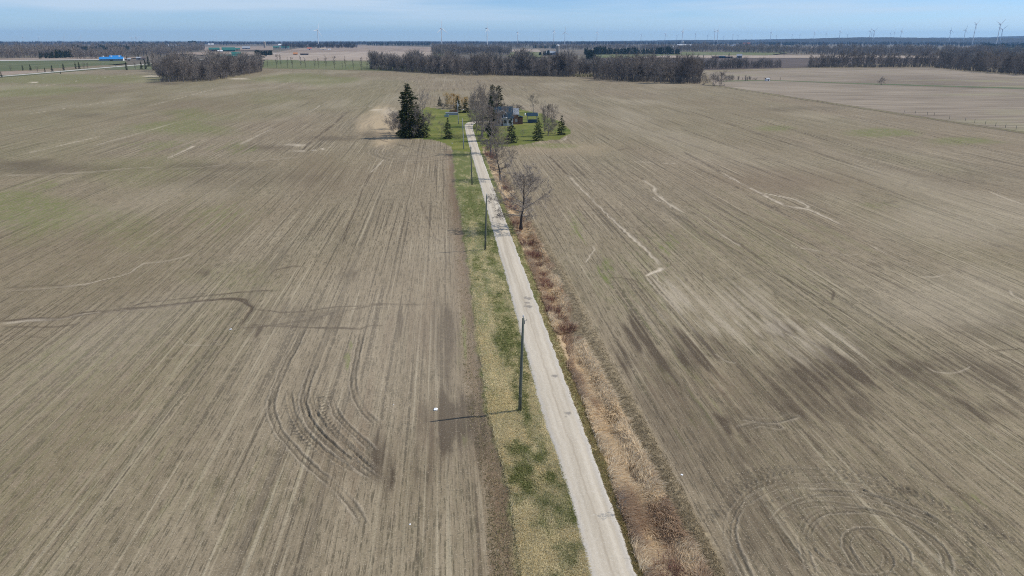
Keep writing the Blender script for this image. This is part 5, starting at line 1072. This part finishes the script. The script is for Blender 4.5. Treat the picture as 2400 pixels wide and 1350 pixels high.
def yard_things():
    g = G(1059, 270); k = mpp(g); e = empty('stone_planter', (g[0], g[1], 0)); tag(e, 'long low blue grey raised planter on the back lawn', 'planter'); w = 28*k/2
    t = MB(); t.box(-w, w, 0, .15, -.1, 1.1).box(-w, w, 2.0, 2.15, -.1, 1.1).box(-w, -w+.15, .153, 1.997, -.1, 1.1).box(w-.15, w, .153, 1.997, -.1, 1.1).build('side_wall', M['roof_grey'], e)
    MB().box(-w-.06, w+.06, -.06, .2, 1.103, 1.2).box(-w-.06, w+.06, 1.95, 2.2, 1.103, 1.2).build('rim', M['white_paint'], e); MB().box(-w+.16, w-.16, .16, 1.99, -.05, .9).build('soil', M['bark_dark'], e)
    e = empty('log_pile', (g[0]+.8, g[1]+3.2, 0)); tag(e, 'low stack of reddish split logs behind the raised planter', 'log pile')
    m = MB(); r_ = random.Random(3)
    for row_ in range(5):
        for i in range(13-row_):
            x = (i-(12-row_)/2)*.38+r_.uniform(-.04, .04); z = .2+row_*.42; m.tube([(x, r_.uniform(-.1, .1), z), (x, 1.1+r_.uniform(-.1, .1), z)], [.19, .18], 7)
    m.build('logs', M['log'], e)
    g = G(1047.5, 274); k = mpp(g); e = empty('utility_box', (g[0], g[1], 0)); tag(e, 'small grey green ground box with a white end on the lawn', 'utility box')
    MB().box(-1.1, .8, 0, .9, -.1, .75).build('cabinet', M['roof_grey'], e); MB().prism([(-.05, .753), (.45, .98), (.95, .753)], 'x', -1.15, .8).build('lid', M['roof_green'], e); MB().box(.803, .95, -.03, .93, -.1, .95).build('end_panel', M['white'], e)
    g = G(1216, 280); tp = MB().lathe([(1.0, -.1), (.95, .35), (.75, .75), (.4, 1.0), (.1, 1.08)], 14)
    r_ = np.random.default_rng(1); tp.v = [(x*1.0*(1+.12*r_.normal()), y*.7*(1+.12*r_.normal()), z*(1+.1*r_.normal())) for x, y, z in tp.v]
    o = tp.build('tarp_heap', M['tarp_blue']); o.location = (g[0], g[1], 0); tag(o, 'heap under a light blue tarp beside the house', 'tarp')
    g = G(1231, 271); o = MB().lathe([(.02, -.05), (.3, -.05), (.34, .2), (.34, .8), (.26, 1.0), (.05, 1.05)], 12).build('white_barrel', M['white'], None, True); o.location = (g[0], g[1], 0); tag(o, 'white barrel on the lawn edge behind the shelter', 'barrel')
yard_things()
def crumpled(name, px, r, label, cat, seed, mat='bag'):
    import bmesh
    bm = bmesh.new(); bmesh.ops.create_icosphere(bm, subdivisions=3, radius=r); r_ = random.Random(seed); o_ = [r_.uniform(0, 50) for _ in range(3)]
    from mathutils import noise as mn
    for v in bm.verts:
        n_ = mn.noise(Vector((v.co.x/r*1.6+o_[0], v.co.y/r*1.6+o_[1], v.co.z/r*1.6))); v.co *= 1+.55*n_; v.co.z = max(v.co.z*.62, -.05*r)
        v.co.x *= 1.15
    me = bpy.data.meshes.new(name); bm.to_mesh(me); bm.free(); g = G(*px); o = link(name, me, M[mat]); o.location = (g[0], g[1], r*.12); o.rotation_euler = (0, 0, r_.uniform(0, 6)); tag(o, label, cat)
crumpled('plastic_bag', (1021, 960), .19, 'white plastic bag lying on the soil beside the pole shadow', 'plastic bag', 1)
crumpled('litter', (541, 772), .12, 'white scrap of litter below the dark gully in the left field', 'litter', 2)
crumpled('litter', (961, 1229), .06, 'tiny white scrap on the soil between tyre marks and verge', 'litter', 3)
crumpled('litter', (1598, 1113), .09, 'white scrap at the soil edge right of the ditch', 'litter', 4)
crumpled('stone', (1060, 336), .2, 'pale stone at the corner of the left field by the lawn', 'stone', 5)
crumpled('litter', (923, 949), .06, 'tiny white speck of litter left of the plastic bag', 'litter', 7)
g = G(1798, 190); e = empty('field_shed', (g[0], g[1], 0), .3); tag(e, 'tiny white shed standing alone in the pale field', 'shed')
MB().box(-1.7, 1.7, -1.2, 1.2, -.2, 1.7).build('wall', M['white_paint'], e); MB().prism([(-1.35, 1.65), (0, 2.5), (1.35, 1.65), (1.35, 1.75), (0, 2.62), (-1.35, 1.75)], 'x', -1.9, 1.9).build('roof', M['roof_grey'], e); MB().box(-.5, .5, -1.26, -1.203, 0, 1.4).build('door', M['black_door'], e)
# fence posts on the far right field edge
fp = [(2173, 270, 262), (2189, 272, 263.5), (2262, 284, 275), (2284, 288, 279), (2309, 292.5, 283), (2333, 296.5, 287), (2356, 300, 290), (2381, 304, 294), (2120, 263, 257), (2145, 266.5, 260), (2225, 279, 271)]
for k, (bx, by, ty) in enumerate(sorted(fp)):
    g = G(bx, by); h = height_at(g, ty); e = empty('fence_post', (g[0], g[1], 0), k); tag(e, 'grey wooden fence post at the right field edge, %s from the left' % ordn[k], 'fence post', 'fence posts at the right field edge')
    MB().tube([(0, 0, -.3), (.01, 0, h*.5), (.03*(k % 3-1), 0, h)], [.08, .075, .06], 7).build('post', M['pole_wood'], e); MB().box(-.06, .06, -.085, -.05, h*.7, h*.7+.12).build('insulator', M['ceramic'], e)

# ------------------------------------------------------------------ far farm buildings
def barn(name, x0, x1, base, eave, ridge, wall, roof, label, cat='barn', turn=0.0, depth=.55, vents=0, door=True, end=None):
    """long gabled building seen broadside; columns and rows are those of the photo"""
    g = G((x0+x1)/2, base); k = mpp(g); L = (x1-x0)*k; d = max(L*depth, 5); e = empty(name, (g[0], g[1], 0), -math.atan2(g[0], g[1])+turn); tag(e, label, cat)
    he = max(height_at(g, eave), 2.2); hr = max(height_at((g[0], g[1]+d/2), ridge), he+1)
    w = MB().box(-L/2, L/2, 0, d, -.3, he); w.prism([(0, he), (d, he), (d/2, hr-.15)], 'x', -L/2, L/2).build('wall', M[wall], e)
    r_ = MB().prism([(-.5, he-.2), (d/2, hr), (d+.5, he-.2), (d+.5, he), (d/2, hr+.25), (-.5, he)], 'x', -L/2-.4, L/2+.4).build('roof', M[roof], e)
    for i in range(vents):
        x = (i+.5)/vents*L-L/2; MB().box(x-.9, x+.9, d/2-.9, d/2+.9, hr-.2, hr+1.1).prism([(d/2-1.1, hr+1.1), (d/2, hr+1.9), (d/2+1.1, hr+1.1)], 'x', x-1.1, x+1.1).build('vent', M['white'], r_)
    if door: MB().box(-min(2, L*.15), min(2, L*.15), -.12, -.01, 0, min(he*.75, 3.6)).build('door', M['black_door'] if wall != 'black_door' else M['wall_grey'], e)
    if end: MB().prism([(.1, 0), (d-.1, 0), (d-.1, he), (d/2, hr-.2), (.1, he)], 'x', L/2+.01, L/2+.12).build('end_wall', M[end], e)
    return e
def silo(px, base, top, w, label, cap='white'):
    g = G(px, base); h = height_at(g, top); r = w*mpp(g)/2; e = empty('silo', (g[0], g[1], 0)); tag(e, label, 'silo')
    MB().lathe([(r, -.3), (r, h*.9)], 18).build('shaft', M['concrete'], e); MB().lathe([(r*1.03, h*.9), (r*.95, h*.94), (r*.65, h*.98), (r*.1, h)], 18).build('dome', M[cap], e)
barn('barn', 240, 282, 142.8, 138.5, 133.5, 'wall_grey', 'roof_bright_blue', 'long barn with bright blue roof beyond the green field at left', turn=-.12, vents=3, end='white')
barn('barn', 260, 281, 139.5, 133.5, 130.2, 'roof_bright_blue', 'roof_bright_blue', 'raised rear part barn with bright blue roof behind the long blue barn', turn=-.12, door=False)
barn('farm_house', 299, 306, 142, 139, 136.5, 'wall_tan', 'roof_grey', 'small tan house among trees right of the blue barn', 'house', depth=.8)
barn('shed', 321, 331, 139.5, 136, 133.5, 'wall_grey', 'roof_grey', 'grey shed among trees by the county road', 'shed')
barn('farm_house', 332, 341, 140, 137.5, 134.5, 'wall_tan', 'roof_brown', 'tan house with brown roof by the county road', 'house', depth=.8)
barn('farm_house', 413, 424, 137, 131.5, 127, 'wall_grey', 'roof_brown', 'brown roofed grey house beside the county road bend', 'house', depth=.8)
barn('garage', 415, 419, 138, 135, 132, 'wall_red', 'roof_red', 'little red outbuilding beside the brown roofed house', 'shed', depth=1.0)
barn('shed', 419, 428, 136.5, 134, 131.5, 'white', 'white', 'white outbuilding right of the red one', 'shed')
barn('barn', 492, 513, 120, 116, 111.5, 'dark_blue', 'roof_green', 'dark green barn with white end, left of the pair', end='white')
barn('barn', 523, 549, 120.3, 117, 111, 'roof_green', 'roof_green', 'long green roofed barn with white end, right of the pair', end='white')
barn('shed', 550, 562, 118, 115.5, 112.5, 'wall_tan', 'roof_green', 'low shed with green roof beside the long green barn', 'shed')
barn('shed', 511, 521, 121, 119.7, 118, 'white', 'white', 'low white covered heap before the green barns', 'shed', door=False)
barn('barn', 545, 564, 130, 126, 122, 'roof_green', 'roof_green', 'teal roofed barn behind the left wood')
barn('barn', 493, 566, 134, 131, 128, 'roof_green', 'roof_green', 'very long low teal roofed shed behind the left wood', depth=.2)
barn('barn', 569, 585, 115, 112.5, 108.5, 'wall_grey', 'roof_grey', 'grey roofed barn right of the green barns')
barn('barn', 395, 406, 107.5, 106.5, 104.8, 'white', 'white', 'far low white barn left of the tall conifer clump', depth=.3); barn('barn', 409, 425, 107.5, 106.2, 104.8, 'white', 'white', 'far longer white barn next to the low one', depth=.3)
barn('barn', 489, 500, 105.3, 104.2, 102.2, 'wall_grey', 'white', 'far white roofed barn right of the tall conifer clump')
silo(621, 112, 97, 4.6, 'old concrete silo beside the dark conifer grove at left centre', 'concrete')
barn('barn', 653, 660, 108, 105.3, 102.8, 'white', 'white', 'small white barn right of the old concrete silo')
barn('barn', 641, 654, 113, 111, 108.5, 'wall_tan', 'roof_green', 'green roofed house right of the conifer grove', 'house'); barn('barn', 660, 677, 113.5, 111.5, 108.5, 'white', 'roof_green', 'green roofed white barn right of the conifer grove')
barn('hay_shed', 688, 697, 128.5, 126.5, 123.2, 'orange', 'orange', 'small orange brown shed on the pale field', 'shed')
barn('shed', 705, 722, 129, 126.8, 125.2, 'black_door', 'roof_brown', 'low black shed right of the orange brown one', 'shed', door=False)
barn('farm_house', 721, 730, 117, 114, 111.5, 'white', 'roof_red', 'white house with red roof on the far side of the tan field', 'house', depth=.7)
barn('shed', 751, 764, 117, 115.4, 113.6, 'white', 'wall_tan', 'pale shed in the distance left of centre', 'shed'); barn('shed', 769, 775, 117.3, 116, 114.6, 'white', 'white', 'tiny white shed right of the pale one', 'shed')
silo(1307, 128.5, 104.5, 7.2, 'tall concrete silo with white dome behind the centre wood'); barn('barn', 1280, 1303, 128.5, 124.5, 119.3, 'wall_grey', 'roof_grey', 'grey steel roofed barn left of the tall silo')
barn('barn', 1588, 1619, 108.6, 106.2, 104.0, 'white', 'white', 'long white barn below the far white silo', depth=.3); silo(1600.5, 108, 96, 2.6, 'slim white silo behind the long white barn')
barn('barn', 1558, 1575, 109.8, 108.6, 107.2, 'white', 'white', 'low white barn left of the long white barn', depth=.3); barn('shed', 1577, 1585, 109.8, 109, 107.8, 'white', 'white', 'short white shed between the white barns', 'shed', depth=.4)
barn('barn', 1340, 1348, 101.4, 100, 98, 'white', 'white', 'far white barn right of the lone turbine mast'); barn('barn', 1204, 1211, 101, 100, 98.6, 'white', 'white', 'far white farm building below the turbine right of centre')
barn('barn', 1743, 1757, 105, 103, 99.8, 'white', 'roof_red', 'far white barn with a red roof'); barn('barn', 1712, 1731, 107.3, 106.4, 105.2, 'white', 'roof_grey', 'far low grey roofed barn left of the red roof', depth=.2); barn('barn', 1765, 1786, 107.3, 106.4, 105.2, 'white', 'roof_grey', 'far low grey roofed barn right of the red roof', depth=.2)
barn('shed', 1669, 1683, 136.3, 133.5, 131.5, 'wall_red', 'roof_brown', 'brown shed behind the ploughed field', 'shed'); barn('shed', 1684, 1700, 136.3, 133.5, 131.2, 'dark_blue', 'roof_blue', 'blue roofed shed behind the ploughed field', 'shed'); barn('shed', 1701, 1716, 136.5, 134.2, 132.8, 'black_door', 'roof_brown', 'low dark shed right of the blue roofed one', 'shed', door=False)
barn('farm_house', 1727, 1738, 136.5, 131, 126.8, 'wall_grey', 'roof_grey', 'tall grey house behind the ploughed field', 'house', depth=.8)
barn('barn', 2378, 2386, 95.5, 93.3, 90.8, 'white', 'white', 'white barn on the ridge at far right'); barn('barn', 2076, 2084, 99.5, 97.8, 95.2, 'white', 'white', 'small white barn below the ridge at right')
plant_px('far_con0', 'conifer_tree', (1648, 136), 128, 13, 'lone dark conifer left of the far brown shed', 'tree', None, 0, 1.2); plant_px('far_con1', 'conifer_tree', (1708, 135), 124.5, 13, 'dark conifer over the far sheds', 'tree', None, 0, 1.6)

# ------------------------------------------------------------------ wind turbines
def turbine_parts():
    t = MB(); t.lathe([(2.15, -1), (2.05, 10), (1.75, 40), (1.3, 78), (1.2, 79)], 14); tm = t.build('tower', M['white'], None, True)
    nb = MB(); nb.prism([(-2.2, 78.9), (7.5, 78.9), (8.0, 80), (7.6, 82.6), (-1.8, 82.8), (-2.4, 81)], 'x', -1.75, 1.75); nm = nb.build('nacelle', M['white'])
    h = MB(); pts = [(0, -.1, 0), (0, -1.3, 0), (0, -2.4, 0), (0, -3.2, 0)]; h.tube(pts, [1.55, 1.7, 1.2, .25], 12); hm = h.build('rotor', M['white'], None, True)
    b = MB(); secs = [(0.0, .8, .8), (2.5, .85, .8), (8, 1.75, .45), (16, 1.45, .32), (28, 1.0, .2), (38, .55, .12), (41, .12, .05)]; n = 10; vs = []
    for z, c, th in secs:
        for k in range(n): a = 2*math.pi*k/n; vs.append((c*math.cos(a)+(c*.3 if z > 3 else 0), -1.3+th*math.sin(a)-z*.01, z+1.2))
    b.add(vs, [(i*n+k, i*n+(k+1) % n, (i+1)*n+(k+1) % n, (i+1)*n+k) for i in range(len(secs)-1) for k in range(n)]+[tuple(range((len(secs)-1)*n, len(secs)*n))])
    bm_ = b.build('blade', M['white'], None, True); ms = [o.data for o in (tm, nm, hm, bm_)]
    for o in (tm, nm, hm, bm_): bpy.data.objects.remove(o)
    return ms
TP = turbine_parts()
def turbine(px, hub, ang, yaw, gz, label):
    D = min((80.5+gz-H)*F/(HY-hub), 11500); tall = 1.0
    if px in (2281, 2337.5): D = {2281: 5300, 2337.5: 4700}[px]; tall = (H+(HY-hub)/F*D)/80.5
    r_ = ray(px, HY); k = math.hypot(r_[0], r_[1]); D = D; zz = H+(HY-hub)/F*D-80.5 if tall == 1.0 else 0.0
    loc = (r_[0]/k*D, r_[1]/k*D, zz); e = empty('wind_turbine', loc, -math.atan2(r_[0], r_[1])+R(yaw)); tag(e, label, 'wind turbine', 'wind turbines on the horizon')
    for nm, me in (('tower', TP[0]), ('nacelle', TP[1])): o = bpy.data.objects.new(nm, me); COL.objects.link(o); o.parent = e; o.scale = (1, 1, tall) if nm == 'tower' else (1, 1, 1); o.location = (0, 0, 80*(tall-1) if nm != 'tower' else 0)
    ro = bpy.data.objects.new('rotor', TP[2]); COL.objects.link(ro); ro.parent = e; ro.location = (0, -2.2, 80.8+80*(tall-1)); ro.rotation_euler = (0, R(ang), 0)
    for i in range(3): o = bpy.data.objects.new('blade', TP[3]); COL.objects.link(o); o.parent = ro; o.rotation_euler = (0, R(120*i), 0)
tl = [(54, 89, 0, 30, 0), (91, 89.2, 60, 60, 0), (150, 89, 20, 20, 0), (189, 87, 10, 10, 0), (308, 89.3, 40, 30, 0), (318, 88.8, 15, 30, 0), (320.5, 89.3, 80, 20, 0), (329, 89.2, 65, 20, 0), (507, 89.3, 10, 40, 0),
      (745.5, 73, 20, 50, 0), (1035, 69.5, -2, 45, 0), (1141.7, 69.5, 2, 70, 0), (1213, 77.5, 0, 72, 0), (1298, 75, 3, 72, 0), (1323.7, 77.5, 0, 35, 0), (1364, 88.5, 0, 50, 0), (1399, 77.5, 12, 65, 0),
      (1502.5, 82.5, 10, 65, 0), (1558.7, 80.5, 20, 65, 0), (1586, 85, 50, 50, 8), (1598.7, 75.5, 12, 70, 5), (1629, 80.5, 10, 65, 5), (1658, 84, 5, 40, 10), (1674, 76, 60, 70, 10), (1681, 74.5, 10, 65, 10), (1695.5, 86, 0, 50, 20), (1717, 82.5, 45, 60, 10), (1729, 85, 40, 50, 20),
      (1805.5, 78.5, 10, 60, 10), (1819, 85, 0, 60, 25), (1855.5, 82.5, 50, 60, 20), (1874, 84, 0, 60, 25), (1907, 78, 15, 65, 20), (1935, 81, 10, 60, 20), (1967, 76.5, 0, 65, 15), (1985, 83.5, 50, 40, 30), (2037, 76.5, 20, 65, 15), (2041.5, 82, 0, 50, 30), (2046, 76, 50, 40, 15),
      (2085, 81, 10, 50, 25), (2094, 79, 0, 60, 20), (2110, 76.5, 10, 60, 15), (2225, 76, -5, 60, 15), (2259, 75, 15, 50, 20), (2281, 65, 50, 62, 18), (2337.5, 65.5, 48, 55, 18), (2345, 74.5, 50, 35, 20)]
def say(n):
    tens = ['', '', 'twenty', 'thirty', 'forty']
    if n < 20: return ordn[n]
    n += 1; return (tens[n//10]+'-'+ordn[n % 10-1]) if n % 10 else {20: 'twentieth', 30: 'thirtieth', 40: 'fortieth', 50: 'fiftieth'}[n]
for k, (px, hub, ang, yaw, gz) in enumerate(sorted(tl)):
    size = 'tiny' if hub > 84 else 'small' if hub > 77.6 else 'tall'
    turbine(px, hub, ang, yaw, gz, '%s white wind turbine on the horizon, %s from the left' % (size, say(k)))
g = at_dist(1264.5, 6500); e = empty('lattice_mast', g); tag(e, 'thin faint mast between two turbines right of centre', 'mast')
m = MB()
for a in range(3): m.tube([(1.2*math.cos(a*2.1), 1.2*math.sin(a*2.1), -1), (.3*math.cos(a*2.1), .3*math.sin(a*2.1), 72)], [.12, .1], 4)
for z in range(0, 70, 5): m.tube([(1.1*(1-z/95), 0, z), (-.55*(1-z/95), .95*(1-z/95), z+5)], [.06, .06], 4)
m.build('frame', M['steel'], e); MB().lathe([(.08, 72), (.08, 80)], 6).build('antenna', M['steel'], e)

# ------------------------------------------------------------------ air
HAZE = 5.2e-5
if HAZE:
    hz = MB().box(-14800, 14800, -14800, 14800, -3.0, 175.0).build('haze', None); tag(hz, 'pale blue air over the plain', 'haze', None, 'stuff')
    m = bpy.data.materials.new('haze'); m.use_nodes = True; m.node_tree.nodes.clear(); t = NT(m.node_tree)
    v = t.n('ShaderNodeVolumePrincipled', None, Color=(0.28, 0.58, 1.0), Density=HAZE, Anisotropy=0.2); o = t.n('ShaderNodeOutputMaterial'); t.t.links.new(v.outputs[0], o.inputs['Volume']); hz.data.materials.append(m)
